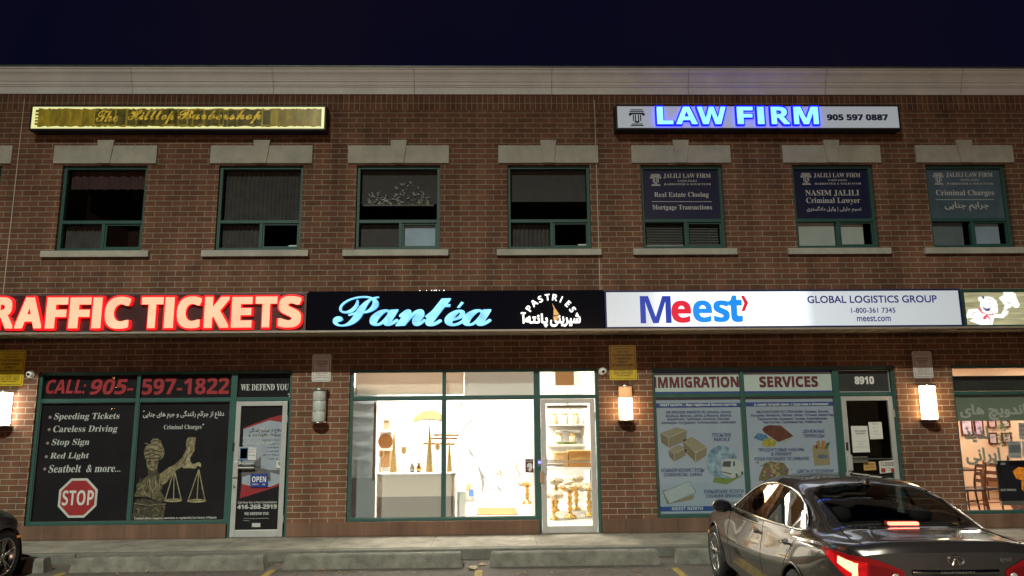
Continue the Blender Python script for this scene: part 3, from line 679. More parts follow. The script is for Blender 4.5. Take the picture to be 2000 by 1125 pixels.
# --- upper signs
YU = -.235
def upper(label, x0, x1, y0, y1, casem):
    X0, X1 = W(x0, (y0 + y1) / 2, YU)[0], W(x1, (y0 + y1) / 2, YU)[0]; Z1, Z0 = W((x0 + x1) / 2, y0, YU)[1], W((x0 + x1) / 2, y1, YU)[1]
    t = thing('lightbox_sign', ((X0 + X1) / 2, YU, Z0), label, 'sign')
    sign_case(t, X0 - .04, X1 + .04, Z0 - .035, Z1 + .035, YU, -.004, casem, lip=.03)
    return t, X0, X1, Z0, Z1
t, X0, X1, Z0, Z1 = upper('yellow lightbox sign with smeared gold paint over script lettering above dark windows', 63.5, 632.5, 209.5, 250.8, BLACK)
mb = MB(); mb.box(X0 - .008, X1 + .008, YU - .006, YU + .015, Z0 - .003, Z1 + .003)
ob('lit_face', mb, emit('pale_yellow_lit_face', (.92, .93, .42), .72), t)
# opaque-ish gold paint rolled over the face, ragged along its edges
m = emit('gold_paint', (.36, .27, .02), .42); tt = m.node_tree; e = [n for n in tt.nodes if n.type == 'EMISSION'][0]
c = tt.nodes.new('ShaderNodeTexCoord'); mp = tt.nodes.new('ShaderNodeMapping'); mp.inputs['Scale'].default_value = (3.2, 1, .9); n = tt.nodes.new('ShaderNodeTexNoise'); n.inputs['Scale'].default_value = 2.4; n.inputs['Detail'].default_value = 6; n.inputs['Roughness'].default_value = .7
r = tt.nodes.new('ShaderNodeValToRGB'); r.color_ramp.elements[0].position = .36; r.color_ramp.elements[0].color = (.035, .028, .003, 1); r.color_ramp.elements[1].position = .70; r.color_ramp.elements[1].color = (.52, .34, .025, 1)
q_ = r.color_ramp.elements.new(.52); q_.color = (.20, .15, .008, 1)
tt.links.new(c.outputs['Object'], mp.inputs[0]); tt.links.new(mp.outputs[0], n.inputs['Vector']); tt.links.new(n.outputs['Fac'], r.inputs[0]); tt.links.new(r.outputs[0], e.inputs[0])
H = Z1 - Z0; top, bot = [], []; x = X0 + .10
while x < X1 - .02:
    top.append((x, Z1 - H * random.uniform(.05, .12))); bot.append((x, Z0 + H * random.uniform(.05, .11))); x += random.uniform(.02, .07)
mb = MB()
for i in range(len(top) - 1): mb.add([(p[0], YU - .008, p[1]) for p in (bot[i], bot[i + 1], top[i + 1], top[i])], [(0, 1, 2, 3)])
for k in range(5): mb.box(X0 + .05, X0 + .15, YU - .0085, YU - .0065, Z0 + H * (.15 + k * .15), Z0 + H * (.15 + k * .15) + H * random.uniform(.05, .12))
ob('gold_paint', mb, m, t)
mb = MB(); xL, xR = W(186, 230, YU)[0], W(520, 230, YU)[0]; x = xL
while x < xR:
    w_ = random.uniform(.03, .16); a, b = random.uniform(.10, .22), random.uniform(.78, .90); mb.box(x, x + w_, YU - .0088, YU - .0082, Z0 + H * a, Z0 + H * b); x += w_ * random.uniform(.7, 1.5)
ob('dark_paint', mb, emit('dark_gold_paint', (.075, .06, .008), .5, noise=(7, .3, 1.6)), t)
mb = MB()
for s, a, b, y0, y1 in (('The', 188, 232, 216, 238), ('Hilltop', 250, 340, 215, 243), ('Barbershop', 347, 511, 215, 242)): put(mb, s, cbox(a, b, y0, y1, YU), YU - .010, 0, 'script', off=.012)
ob('lettering', mb, emit('gold_lettering', (.70, .48, .04), .55, noise=(9, 0.0, 1.25)), t)

t, X0, X1, Z0, Z1 = upper('black cased sign with glowing blue LAW FIRM letters and a dark phone number', 1207, 1753.5, 208.5, 249.5, BLACK)
mb = MB(); mb.box(X0 - .008, X1 + .008, YU - .006, YU + .015, Z0 - .003, Z1 + .003)
ob('panel', mb, emit('grey_white_panel', (.56, .62, .68), .38), t)
LF = emit('law_letter_face', (.30, .80, 1.0), 1.15, noise=(4, .85, 1.2)); LB = emit('law_halo_return', (.004, .004, 1.0), 2.6)
for ch, a, b in (('L', 1283, 1314.5), ('A', 1320, 1361.5), ('W', 1362, 1417.5), ('F', 1439.5, 1470.5), ('I', 1479, 1492), ('R', 1506, 1541.5), ('M', 1550, 1598)):
    mb = MB(); B = cbox(a, b, 209, 242.5, YU - .06); ls = [LF, LB]
    put(mb, ch, (B[0] - .026, B[1] + .026, B[2] - .026, B[3] + .026), YU - .016, 1, 'bold', off=.04, depth=.05, side=1); lt = ob('letter', mb, ls, t)  # oversized blue returns also imitate the halo of bloom round the letters
    mb = MB(); put(mb, ch, B, YU - .0665, 0, 'bold', off=.012, depth=.003, side=0); ob('letter_face', mb, LF, lt)
INK = mat('navy_ink', (.012, .012, .075), .5, var=0)
mb = MB(); put(mb, '905 597 0887', cbox(1614.7, 1733.8, 223.5, 235.5, YU), YU - .009, 0, 'bold', off=.03); ob('lettering', mb, INK, t)
def column_logo(mb, x0, x1, y0, y1, Y, mi=0):
    X0, X1, Z0, Z1 = cbox(x0, x1, y0, y1, Y); w_, h_ = X1 - X0, Z1 - Z0
    def rc(a, b, c, d): mb.poly([(X0 + a * w_, Z0 + c * h_), (X0 + b * w_, Z0 + c * h_), (X0 + b * w_, Z0 + d * h_), (X0 + a * w_, Z0 + d * h_)], Y, mi)
    rc(.12, .88, .94, 1.); rc(.06, .94, .84, .90); rc(.10, .90, 0, .07); rc(.16, .84, .10, .15); rc(.08, .92, .70, .80)
    for a in (.25, .38, .565, .695): rc(a, a + .07, .26 if .3 < a < .6 else .3, .68)
    mb.poly([(X0 + (.5 + .17 * math.cos(u)) * w_, Z0 + (.30 + .12 * math.sin(u)) * h_) for u in [math.pi + k * math.pi / 8 for k in range(9)]], Y, mi)
    for cx in (.09, .91): mb.ell(X0 + cx * w_, Z0 + .70 * h_, .09 * w_, .09 * h_, Y, mi, n=14)
mb = MB(); column_logo(mb, 1228, 1259.5, 214, 246.5, YU, 0); 
mb.v = [(v[0], YU - .009, v[2]) for v in mb.v]; ob('column_emblem', mb, INK, t)

# ================================================================= lettered films inside the upper right windows
FILMN = mat('navy_film', (.011, .017, .052), .35, var=.1, vs=2); FILMG = mat('faded_film', (.080, .122, .155), .35, var=.3, vs=1.2); SILV = mat('silver_vinyl', (.50, .51, .50), .45, var=.05)
def film(label, i, m, rows, logo, ln=None):
    a, b = WIN[i]; zm = zb + .53; Y = .104
    t = thing('window_film', ((a + b) / 2, Y, zm + .03), label, 'window film')
    mb = MB(); mb.box(a + .056, b - .056, Y, Y + .003, zm + .031, zt - .056); ob('film', mb, m, t)
    mb = MB()
    for s, x0, x1, y0, y1, sty, of in rows: put(mb, s, cbox(x0, x1, y0, y1, Y), Y - .003, 0, sty, off=of)
    if ln: mb.poly([W(ln[0], ln[2] - .5, Y), W(ln[1], ln[2] - .5, Y), W(ln[1], ln[2] + .5, Y), W(ln[0], ln[2] + .5, Y)], Y - .003)
    ob('lettering', mb, SILV, t)
    mb = MB(); column_logo(mb, *logo, Y); mb.v = [(v[0], Y - .003, v[2]) for v in mb.v]; ob('column_emblem', mb, SILV, t)
film('navy window film lettered Real Estate Closing and Mortgage Transactions', 5, FILMN, [('JALILI LAW FIRM', 1295.7, 1388, 339, 348.5, 'serif', 0), ('NASIM JALILI', 1323, 1361, 351.5, 355.5, 'serif', 0), ('BARRISTER & SOLICITOR', 1297, 1389, 358, 361.6, 'serif', -.005), ('Real Estate Closing', 1277.8, 1384, 375.3, 387.3, 'serif', -.012), ('Mortgage Transactions', 1274, 1390.5, 400, 412, 'serif', -.012)], (1269.5, 1291.5, 340, 363), (1273, 1390, 393.8))
film('navy window film lettered with the name Nasim Jalili, Criminal Lawyer', 6, FILMN, [('JALILI LAW FIRM', 1589, 1680, 338, 347.3, 'serif', 0), ('NASIM JALILI', 1617, 1654, 350, 354, 'serif', 0), ('BARRISTER & SOLICITOR', 1591, 1682, 357, 360.6, 'serif', -.005), ('NASIM JALILI', 1572.7, 1678, 371, 383.3, 'serif', -.012), ('Criminal Lawyer', 1574.6, 1680, 386, 399.5, 'serif', -.012), ('نسیم جلیلی | وکیل دادگستری', 1575.7, 1682, 403, 415, 'arabic', .012)], (1563.7, 1585, 338, 361))
film('faded grey blue window film lettered Criminal Charges', 7, FILMG, [('JALILI LAW FIRM', 1847.6, 1938.3, 337, 346.5, 'serif', 0), ('NASIM JALILI', 1875.7, 1912, 349.5, 353.5, 'serif', 0), ('BARRISTER & SOLICITOR', 1849.5, 1940, 357, 360.6, 'serif', -.005), ('Criminal Charges', 1828, 1941.4, 371, 384.5, 'serif', -.012), ('جرایم جنایی', 1845, 1931, 394.5, 412, 'arabic', .012)], (1822, 1843.2, 337.8, 360.6), (1827, 1942, 390))
# ================================================================= wall notices, lamps, cameras
def rrect(x0, x1, z0, z1, r, n=5):
    p = []
    for cx, cz, a0 in ((x1 - r, z0 + r, -90), (x1 - r, z1 - r, 0), (x0 + r, z1 - r, 90), (x0 + r, z0 + r, 180)):
        p += [(cx + r * math.cos(RAD(a0 + 90 * k / n)), cz + r * math.sin(RAD(a0 + 90 * k / n))) for k in range(n + 1)]
    return p
NYEL = mat('yellow_notice', (.62, .44, .02), .4, var=.08, vs=4); NWHT = mat('white_notice', (.62, .62, .58), .4, var=.08, vs=4)
NBLK = mat('notice_black_print', (.025, .02, .015), .5, var=0); NRED = mat('notice_red_print', (.28, .03, .03), .5, var=0)
def notice(label, x0, x1, y0, y1, yellow, Y=-.012):
    X0, X1, Z0, Z1 = cbox(x0, x1, y0, y1, Y); w_, h_ = X1 - X0, Z1 - Z0
    t = thing('parking_notice', ((X0 + X1) / 2, Y, Z0), label, 'notice', 'customer parking notices on the wall')
    mb = MB(); mb.poly(rrect(X0, X1, Z0, Z1, .035), Y, 0, th=.006); ob('plate', mb, NYEL if yellow else NWHT, t)
    mb = MB(); o, i_ = rrect(X0 + .022, X1 - .022, Z0 + .022, Z1 - .022, .025), rrect(X0 + .028, X1 - .028, Z0 + .028, Z1 - .028, .02)
    for k in range(len(o)): mb.add([(p[0], Y - .002, p[1]) for p in (o[k], o[(k + 1) % len(o)], i_[(k + 1) % len(o)], i_[k])], [(0, 3, 2, 1)])
    def row(s, a, b, c, d, of): put(mb, s, (X0 + a * w_, X0 + b * w_, Z0 + c * h_, Z0 + d * h_), Y - .0025, 0, 'bold' if of > .02 else 'sans', off=0 if of > .02 else .01)
    if yellow:
        for r in (('PRIVATE PROPERTY', .18, .82, .875, .905, .01), ('SHORT TERM', .28, .72, .785, .825, .01), ('CUSTOMER', .12, .88, .685, .745, .05), ('PARKING', .20, .80, .585, .645, .05), ('ONLY', .32, .68, .49, .55, .05), ('20 MINUTE LIMIT', .11, .89, .395, .455, .03),
                  ('UNAUTHORIZED VEHICLES', .14, .86, .26, .295, .02), ('MAY BE TAGGED AND/OR', .14, .86, .21, .245, .02), ('TOWED AWAY AT VEHICLE', .14, .86, .16, .195, .02), ("OWNER'S EXPENSE", .24, .76, .11, .145, .02)): row(*r)
    else:
        for r in (('PRIVATE PROPERTY', .14, .86, .855, .90, .02), ('CUSTOMER', .14, .86, .70, .77, .05), ('PARKING', .2, .8, .61, .68, .05), ('ONLY', .3, .7, .53, .59, .05), ('ALL OTHER', .3, .7, .435, .475, .02), ('VEHICLES WILL BE', .14, .86, .36, .40, .02), ('TAGGED AND/OR', .18, .82, .285, .325, .02), ('TOWED AWAY AT', .18, .82, .21, .25, .02), ('OWNERS EXPENSE', .14, .86, .135, .175, .02)): row(*r)
    ob('lettering', mb, NBLK if yellow else NRED, t)
    for z in (Z0 + .05 * h_, Z1 - .055 * h_):
        mb = MB(); mb.sphere(((X0 + X1) / 2, Y - .003, z), .011, n=8); ob('bolt', mb, STEEL, t)
notice('yellow customer parking notice above the lit lamp at the traffic ticket window', -9, 48, 684, 754, True)
notice('yellow customer parking notice between the bakery door and the immigration window', 1190, 1243, 674, 742.5, True)
notice('white customer parking notice over the unlit wall lamp', 609.5, 646.5, 692, 745.5, False)
notice('white customer parking notice over the lit lamp beside the restaurant window', 1783, 1821, 686, 738.5, False)

LCHROME = mat('lamp_chrome', (.62, .58, .52), .2, 1.0, var=.05)
LOFF = mat('unlit_lamp_glass', (.47, .50, .46), .3, var=.1, vs=12)
def wall_lamp(label, cx, y0, y1, wpx, glow, top_dim=False):
    Yc = -.10; X, Zt = W(cx, y0, Yc); _, Zb = W(cx, y1, Yc); r = wpx / 2 / 113.; h_ = Zt - Zb
    t = thing('wall_lamp', (X, 0, Zb), label, 'wall lamp', 'cylindrical wall lamps between the shop windows')
    mb = MB(); mb.box(X - r * .8, X + r * .8, -.03, -.001, Zb + .02, Zt - .02); ob('back_plate', mb, LCHROME, t)
    for z, nm in ((Zt - .03, 'top_cap'), (Zb, 'bottom_cap')):
        mb = MB(); mb.lathe([(r * .7, .0), (r * 1.22, .004), (r * 1.27, .015), (r * 1.22, .028), (r * .7, .03)], X, Yc, z, n=24); mb.box(X - .03, X + .03, Yc + r * .9, -.002, z + .004, z + .026); ob(nm, mb, LCHROME, t)
    n = 3; hh = (h_ - .06) / n
    for k in range(n):
        mb = MB(); z0 = Zb + .03 + k * hh; mb.lathe([(r * .97, 0), (r, .006), (r, hh - .006), (r * .97, hh)], X, Yc, z0, n=24)
        ob('glass_ring', mb, (glow[1] if (k == 2 and top_dim) else glow[0]) if glow else LOFF, t)
        if k < n - 1:
            mb = MB(); mb.lathe([(r * .9, 0), (r * 1.02, 0), (r * 1.02, .006), (r * .9, .006)], X, Yc, z0 + hh - .003, n=24); ob('ring_band', mb, LCHROME, t)
GW = emit('warm_lamp_glass', (1, .70, .38), 20.0); GWd = emit('dim_lamp_glass', (1, .52, .22), .62); GC = emit('cool_lamp_glass', (1, .90, .76), 22.0); GR = emit('amber_lamp_glass', (1, .72, .38), 20.0)
wall_lamp('glowing white wall lamp under the yellow notice at the traffic ticket window', 9, 764, 834, 27, (GC, GC))
wall_lamp('unlit frosted wall lamp between the traffic ticket door and the bakery window', 625, 759, 827, 25, None)
wall_lamp('amber wall lamp beside the bakery door with its top ring dim', 1220.5, 752, 823, 25.5, (GW, GWd), True)
wall_lamp('glowing amber wall lamp beside the restaurant window', 1809.5, 751, 822, 28, (GR, GR))
def camera_dome(label, cx, cy):
    X, Z = W(cx, cy, -.04)
    t = thing('security_camera', (X, 0, Z), label, 'camera', 'white dome security cameras')
    mb = MB(); mb.tube([(X, -.001, Z), (X, -.03, Z)], .07, n=20); ob('base', mb, WPLAST, t)
    mb = MB(); mb.sphere((X, -.035, Z), .062, n=18, sy=.9); ob('dome', mb, WPLAST, t)
    mb = MB(); mb.sphere((X, -.078, Z - .008), .027, n=12); ob('lens', mb, GB, t)
camera_dome('white dome camera at the corner of the traffic ticket window', 58, 730.5)
camera_dome('white dome camera between bakery door and yellow notice', 1177.5, 725)

# ================================================================= prints inside the traffic ticket window
BLKF = mat('black_window_film', (.016, .014, .017), .35, var=.25, vs=1.5, spec=.25); WV = mat('white_vinyl', (.52, .52, .50), .5, var=.05); WVD = mat('bullet_vinyl', (.30, .22, .22), .5, var=.05)
REDT = mat('red_vinyl_print', (.30, .025, .03), .45, var=.15, vs=6)
def poster(name, label, cat, X0, X1, Z0, Z1, m, Y=.112, group=None):
    t = thing(name, ((X0 + X1) / 2, Y, Z0), label, cat, group); mb = MB(); mb.box(X0, X1, Y, Y + .004, Z0, Z1); ob('film' if cat == 'window film' else 'sheet', mb, m, t); return t
F0, F1 = OPEN[0]; m1 = mulls[0][0]; d0 = dX[0][0]
zlo, zhi, zt0, zt1 = sb + .05, ztr - .033, ztr + .033, st - .065
Yp = .106
for lab, a, b, s, bx in (('black transom film with the red words CALL 905', F0 + .066, m1 - .031, None, None), ('black transom film with the red number 597-1822', m1 + .031, d0 - .061, '597-1822', (277.5, 447.5, 738, 770.5))):
    t = poster('window_film', lab, 'window film', a, b, zt0, zt1, BLKF)
    mb = MB()
    if s: put(mb, s, cbox(*bx, Yp), Yp, 0, 'bold', off=.012)
    else: put(mb, 'CALL:', cbox(90, 168, 741, 769, Yp), Yp, 0, 'bold', off=.01, shear=.2); put(mb, '905-', cbox(176, 261, 740, 770.5, Yp), Yp, 0, 'bold', off=.01, shear=.2)
    ob('lettering', mb, REDT, t)
t = poster('window_film', 'black door transom film reading WE DEFEND YOU', 'window film', d0 + .046, F1 - .066, zt0, zt1, BLKF)
mb = MB(); put(mb, 'WE DEFEND YOU', cbox(470.5, 563.5, 750, 762.5, Yp), Yp, 0, 'serif', off=0); put(mb, '7', cbox(562, 567, 769, 779, Yp), Yp, 0, 'sans', off=.03); ob('lettering', mb, mat('bright_vinyl', (.72, .72, .70), .5, var=0), t)
t = poster('window_film', 'black window film listing Speeding Tickets to Seatbelt over a stop sign', 'window film', F0 + .066, m1 - .031, zlo, zhi, BLKF)
mb = MB(); bl = MB()
for s, x0, x1, y0, y1, bx, by in (('Speeding Tickets', 105.5, 233.5, 806.5, 822, 98, 815), ('Careless Driving', 104, 229.5, 831, 847, 96, 839), ('Stop Sign', 100.9, 174, 857, 872.5, 93, 865.5), ('Red Light', 98, 173.5, 884, 898.5, 90.5, 892), ('Seatbelt  & more...', 95, 235.5, 907.5, 922.5, 87.5, 916)):
    put(mb, s, cbox(x0, x1, y0, y1, Yp), Yp, 0, 'serif', off=-.012, shear=.15); X, Z = W(bx, by, Yp); bl.ell(X, Z, .026, .026, Yp, n=12)
ob('lettering', mb, WV, t); ob('bullet', bl, WVD, t)
c = [W(x, y, Yp) for x, y in ((152, 972.5),)][0]; R1 = .345
mb = MB(); mb.poly([(c[0] + R1 * math.cos(RAD(22.5 + 45 * k)), c[1] + R1 * math.sin(RAD(22.5 + 45 * k))) for k in range(8)], Yp, 0); mb.poly([(c[0] + R1 * .88 * math.cos(RAD(22.5 + 45 * k)), c[1] + R1 * .88 * math.sin(RAD(22.5 + 45 * k))) for k in range(8)], Yp - .002, 1)
put(mb, 'STOP', cbox(122, 183, 957.5, 987, Yp), Yp - .004, 0, 'bold', off=0)
ob('stop_emblem', mb, [mat('sign_white_print', (.55, .54, .50), .5, var=.05), mat('sign_red_print', (.27, .022, .025), .45, var=.15)], t)
t = poster('window_film', 'black window film picturing a bronze blindfolded statue holding scales', 'window film', m1 + .031, d0 - .061, zlo, zhi, BLKF)
mb = MB(); put(mb, 'دفاع از جرائم رانندگی و جرم های جنایی', cbox(279.7, 437.5, 802, 818, Yp), Yp, 0, 'arabic', off=.015); put(mb, 'Criminal Charges', cbox(320, 393.7, 829.5, 840.5, Yp), Yp, 0, 'serif')
put(mb, 'Criminal offence, summary convictions as regulated by Law Society of Ontario', cbox(262.7, 423, 1009, 1014.8, Yp), Yp - .006, 0, 'serif')
for x, y in ((281, 803), (397, 829)): X, Z = W(x, y, Yp); mb.ell(X, Z, .014, .014, Yp, n=8)
ob('lettering', mb, WV, t)
BZ = mat('bronze_print', (.165, .14, .072), .5, var=.85, vs=17); BZL = mat('light_bronze_print', (.26, .235, .14), .5, var=.5, vs=16); BZD = mat('dark_bronze_print', (.055, .044, .028), .5, var=.9, vs=22)
def j5(p): return pp(p, Yp, 240, 840, 5.919)
mb = MB()
mb.poly(j5([(130, 850), (160, 800), (250, 790), (500, 850), (488, 905), (462, 1065), (68, 1068), (118, 960)]), Yp - .0005, 2)
for q in ([(340, 935), (380, 900), (420, 940), (400, 985), (350, 990), (330, 960), (345, 925)], [(160, 900), (190, 930), (170, 980)], [(470, 880), (485, 905), (455, 960), (465, 1040)], [(130, 850), (300, 870), (500, 855)], [(75, 1060), (125, 970)], [(300, 1040), (350, 1010), (400, 1045)]): mb.tube([(a, Yp - .002, b) for a, b in j5(q)], .009, 0, n=4)
mb.poly(j5([(150, 640), (270, 540), (330, 510), (400, 490), (430, 505), (470, 600), (440, 720), (500, 800), (455, 830), (400, 820), (300, 780), (240, 770), (120, 770), (165, 690)]), Yp - .001, 0)
mb.poly(j5([(425, 510), (530, 430), (600, 400), (690, 310), (735, 215), (728, 140), (752, 82), (845, 85), (840, 120), (828, 240), (790, 305), (690, 420), (600, 480), (500, 610), (455, 640)]), Yp - .0015, 0)
mb.poly(j5([(288, 450), (290, 550), (400, 520), (402, 440)]), Yp - .002, 2); mb.poly(j5([(265, 300), (278, 420), (308, 458), (345, 468), (385, 460), (403, 420), (418, 330)]), Yp - .0025, 0)
mb.poly(j5([(285, 355), (330, 350), (330, 400), (290, 400)]), Yp - .003, 2); mb.poly(j5([(365, 350), (408, 355), (400, 398), (370, 400)]), Yp - .003, 2); mb.poly(j5([(318, 425), (360, 425), (340, 448)]), Yp - .003, 2)
mb.poly(j5([(243, 240), (265, 190), (325, 155), (325, 125), (350, 100), (400, 98), (440, 120), (448, 160), (475, 215), (484, 262), (468, 312), (432, 345), (420, 320), (340, 345), (265, 330), (250, 290)]), Yp - .0035, 0)
for q in ([(250, 250), (330, 215), (420, 250), (480, 240)], [(255, 290), (340, 265), (450, 300)], [(330, 160), (400, 180), (460, 215)], [(345, 130), (400, 115), (435, 140)], [(265, 320), (350, 330), (430, 315)]): mb.tube([(a, Yp - .005, b) for a, b in j5(q)], .009, 2, n=4)
for q in ([(220, 620), (265, 745), (320, 770)], [(300, 560), (330, 700)], [(380, 530), (390, 640), (340, 720)], [(430, 560), (420, 700)], [(170, 690), (260, 640)]): mb.tube([(a, Yp - .004, b) for a, b in j5(q)], .008, 1, n=4)
mb.poly(j5([(735, 330), (755, 200), (775, 180), (780, 330), (785, 370), (815, 395), (880, 368), (907, 390), (900, 432), (872, 410), (835, 445), (760, 440), (700, 445), (678, 392), (720, 400)]), Yp - .0045, 1)
for cx, topx, topy, py_, rx in ((583, 596, 458, 806, 105), (853, 880, 455, 812, 110)):
    for ex in (-.86, 0.05, .88): mb.tube([(a, Yp - .005, b) for a, b in j5([(topx, topy), (cx + ex * rx, py_)])], .0115, 1, n=4)
    X, Z = j5([(cx, py_ + 6)])[0]; X2 = j5([(cx + rx, py_)])[0][0]; mb.ell(X, Z, X2 - X, .030, Yp - .0055, 1); mb.ell(X, Z + .008, (X2 - X) * .88, .012, Yp - .0065, 0)
rs = random.Random(5)
for k in range(46):
    zx, zy = rs.choice(((rs.uniform(180, 460), rs.uniform(560, 790)), (rs.uniform(180, 460), rs.uniform(560, 790)), (rs.uniform(560, 800), rs.uniform(150, 460)), (rs.uniform(260, 470), rs.uniform(150, 330)), (rs.uniform(100, 470), rs.uniform(870, 1050))))
    if 560 < zx < 800:
        u = (zx - 560) / 240; zy = 470 - u * 230 + rs.uniform(-40, 40); dx, dy = 26, -30
    elif zy > 560 and zy < 800: dx, dy = rs.uniform(-22, 22), rs.uniform(25, 60)
    else: dx, dy = rs.uniform(15, 40), rs.uniform(-12, 12)
    mb.tube([(a, Yp - .0056, b) for a, b in j5([(zx - dx, zy - dy), (zx + 4, zy - 3), (zx + dx, zy + dy)])], [.001, rs.uniform(.003, .0075), .001], rs.choice((1, 1, 2, 2, 2)), n=4)
ob('statue_picture', mb, [BZ, BZL, BZD], t)

# the door of the same shop
gx0, gx1, gz0, gz1 = DOORS[0]; Yd = .066
t = thing('door_poster', ((gx0 + gx1) / 2, Yd, gz0), 'black, red and white poster behind the door glass of the traffic ticket office', 'poster')
mb = MB(); mb.box(gx0 + .002, gx1 - .002, Yd + .004, Yd + .008, gz0 + .002, gz1 - .002); ob('sheet', mb, BLKF, t)
def d8(p): return pp(p, Yd, 440, 770, 3.879)
mb = MB(); mb.poly(d8([(136, 255), (335, 180), (452, 150), (440, 680), (330, 720), (110, 790), (128, 640)]), Yd + .003, 0)
mb.poly(d8([(136, 265), (335, 198), (450, 215), (438, 660), (345, 700), (250, 705), (125, 680)]), Yd + .002, 1)
mb.poly(d8([(128, 545), (190, 540), (270, 470), (268, 560), (345, 575), (432, 570), (430, 615), (340, 590), (345, 660), (270, 640), (200, 605), (120, 630)]), Yd + .001, 2)
ob('colour_field', mb, [REDT, mat('pale_blue_print', (.34, .37, .44), .5, var=.1), mat('grey_print', (.13, .115, .12), .5, var=.3, vs=6)], t)
mb = MB()
for s, x0, x1, y0, y1 in (('دفاع از جرائم رانندگی', 195, 438, 258, 298), ('سرعت غیر مجاز', 300, 425, 342, 356), ('رد شدن', 350, 425, 372, 386), ('چراغ قرمز', 330, 425, 400, 414), ('تابلو ایست', 330, 425, 428, 442), ('استفاده از تلفن', 300, 425, 456, 470), ('و خیره', 345, 420, 486, 500)):
    put(mb, s.replace('غ', 'ع').replace('ق', 'ف').replace('ط', 'ک'), (d8([(x0, 0)])[0][0], d8([(x1, 0)])[0][0], d8([(0, y1)])[0][1], d8([(0, y0)])[0][1]), Yd, 0, 'arabic', off=.02)
for s, x0, x1, y0, y1 in (('Got a Traffic Ticket?', 192, 436, 302, 324), ('Red Lights', 192, 296, 546, 562), ('Stop Signs', 192, 270, 575, 590), ('Cell Phone', 322, 370, 630, 645)):
    put(mb, s, (d8([(x0, 0)])[0][0], d8([(x1, 0)])[0][0], d8([(0, y1)])[0][1], d8([(0, y0)])[0][1]), Yd, 0, 'sans', off=.03)
ob('dark_lettering', mb, NBLK, t)
mb = MB()
for s, x0, x1, y0, y1, sty in (('دفاع از', 235, 330, 250, 290, 'arabic'), ('جرائم رانندگی و', 150, 390, 305, 345, 'arabic'), ('جرم های جنایی', 150, 380, 352, 392, 'arabic'), ('Call Now For a Free Consultation', 138, 425, 812, 830, 'sans'), ('416-268-2919', 136, 428, 838, 872, 'bold'), ('WE DEFEND YOU', 190, 372, 896, 918, 'serif'), ('Criminal Paralegal Law Society of Ontario', 186, 372, 940, 948, 'sans'), ('licensed', 186, 230, 956, 962, 'sans')):
    put(mb, s, (d8([(x0, 0)])[0][0], d8([(x1, 0)])[0][0], d8([(0, y1)])[0][1], d8([(0, y0)])[0][1]), Yd - .0005, 0, sty, off=.02)
q = d8([(202, 976), (266, 976), (266, 1006), (202, 1006)]); mb.poly(q, Yd - .0005)
ob('lettering', mb, WV, t)
def card(name, label, cat, pts, Y, m, rows=(), th=.004, ink=None, bands=(), group=None):
    """a small sheet or plate with printed rows; pts are four photo corners"""
    q = [W(x, y, Y) for x, y in pts]; X0, X1 = min(p[0] for p in q), max(p[0] for p in q); Z0, Z1 = min(p[1] for p in q), max(p[1] for p in q)
    t = thing(name, ((X0 + X1) / 2, Y, Z0), label, cat, group)
    mb = MB(); mb.poly(q, Y, 0, th=th); ob('sheet', mb, m, t)
    if bands:
        for bm, bb in bands: mb = MB(); mb.poly([(X0 + (X1 - X0) * a, Z1 - (Z1 - Z0) * b) for a, b in bb], Y - .001); ob('printed_field', mb, bm, t)
    if rows:
        mb = MB()
        for s, a, b, c_, d_, sty, of in rows: put(mb, s, (X0 + (X1 - X0) * a, X0 + (X1 - X0) * b, Z1 - (Z1 - Z0) * d_, Z1 - (Z1 - Z0) * c_), Y - .0022, 0, sty, off=of)
        ob('lettering', mb, ink or NBLK, t)
    return t
PAPER = mat('white_paper', (.58, .58, .55), .7, var=.05); BLUEC = mat('blue_card', (.02, .04, .22), .45, var=.05)
t = card('open_sign', 'dark blue OPEN sign hanging on a cord inside the traffic ticket door', 'sign', [(489, 926), (522.5, 925), (522.5, 951.5), (489, 951.5)], .045, BLUEC, [('OPEN', .11, .90, .2, .62, 'sans', .04), ('COME IN', .12, .48, .74, .82, 'sans', .02), ('M', .72, .84, .74, .84, 'sans', .02)], ink=WPLAST)
mb = MB(); a, b, c = [W(x, y, .045) for x, y in ((490, 926), (512, 909), (522, 926))]; mb.tube([(a[0], .046, a[1]), (b[0], .046, b[1]), (c[0], .046, c[1])], .002, n=5); ob('cord', mb, NBLK, t)
card('paper_notice', 'small pale notice with blue border taped to the traffic ticket door', 'notice', [(467, 873), (501, 874), (500, 899), (466.5, 898.5)], .052, PAPER, [('OFFICE HOURS', .55, .95, .15, .2, 'sans', .02), ('OPEN DAILY', .55, .95, .35, .4, 'sans', .02), ('BY APPOINTMENT', .55, .95, .6, .65, 'sans', .02)], bands=[(mat('blue_border_print', (.06, .16, .30), .5, var=0), [(.05, .04), (.53, .04), (.53, .96), (.05, .96)]), (PAPER, [(.10, .12), (.48, .12), (.48, .85), (.10, .85)])])
for x, y, w_, h_, lab, m, s in ((534.5, 901, 12, 14, 'small white search engine sticker on the traffic ticket door', PAPER, 'G'),):
    card('door_sticker', lab, 'sticker', [(x + 6, y - 1), (x + 18, y - 1), (x + 17, y + 13), (x + 5, y + 13)], .054, m, [(s, .3, .7, .15, .6, 'sans', .06)])
X, Z = W(466, 907, .05); t = thing('door_sticker', (X, .05, Z), 'round pale sticker beside the handle of the traffic ticket door', 'sticker'); mb = MB(); mb.ell(X, Z, .055, .06, .053, 0, th=.002); ob('sheet', mb, mat('pale_sticker', (.40, .47, .44), .5), t)
for x, y, lab in ((456, 873, 'black hours label on the frame of the traffic ticket door'),): card('door_label', lab, 'label', [(x - 2, y - 8), (x + 2.5, y - 8), (x + 1.5, y + 8), (x - 3, y + 8)], .03, BLACK)
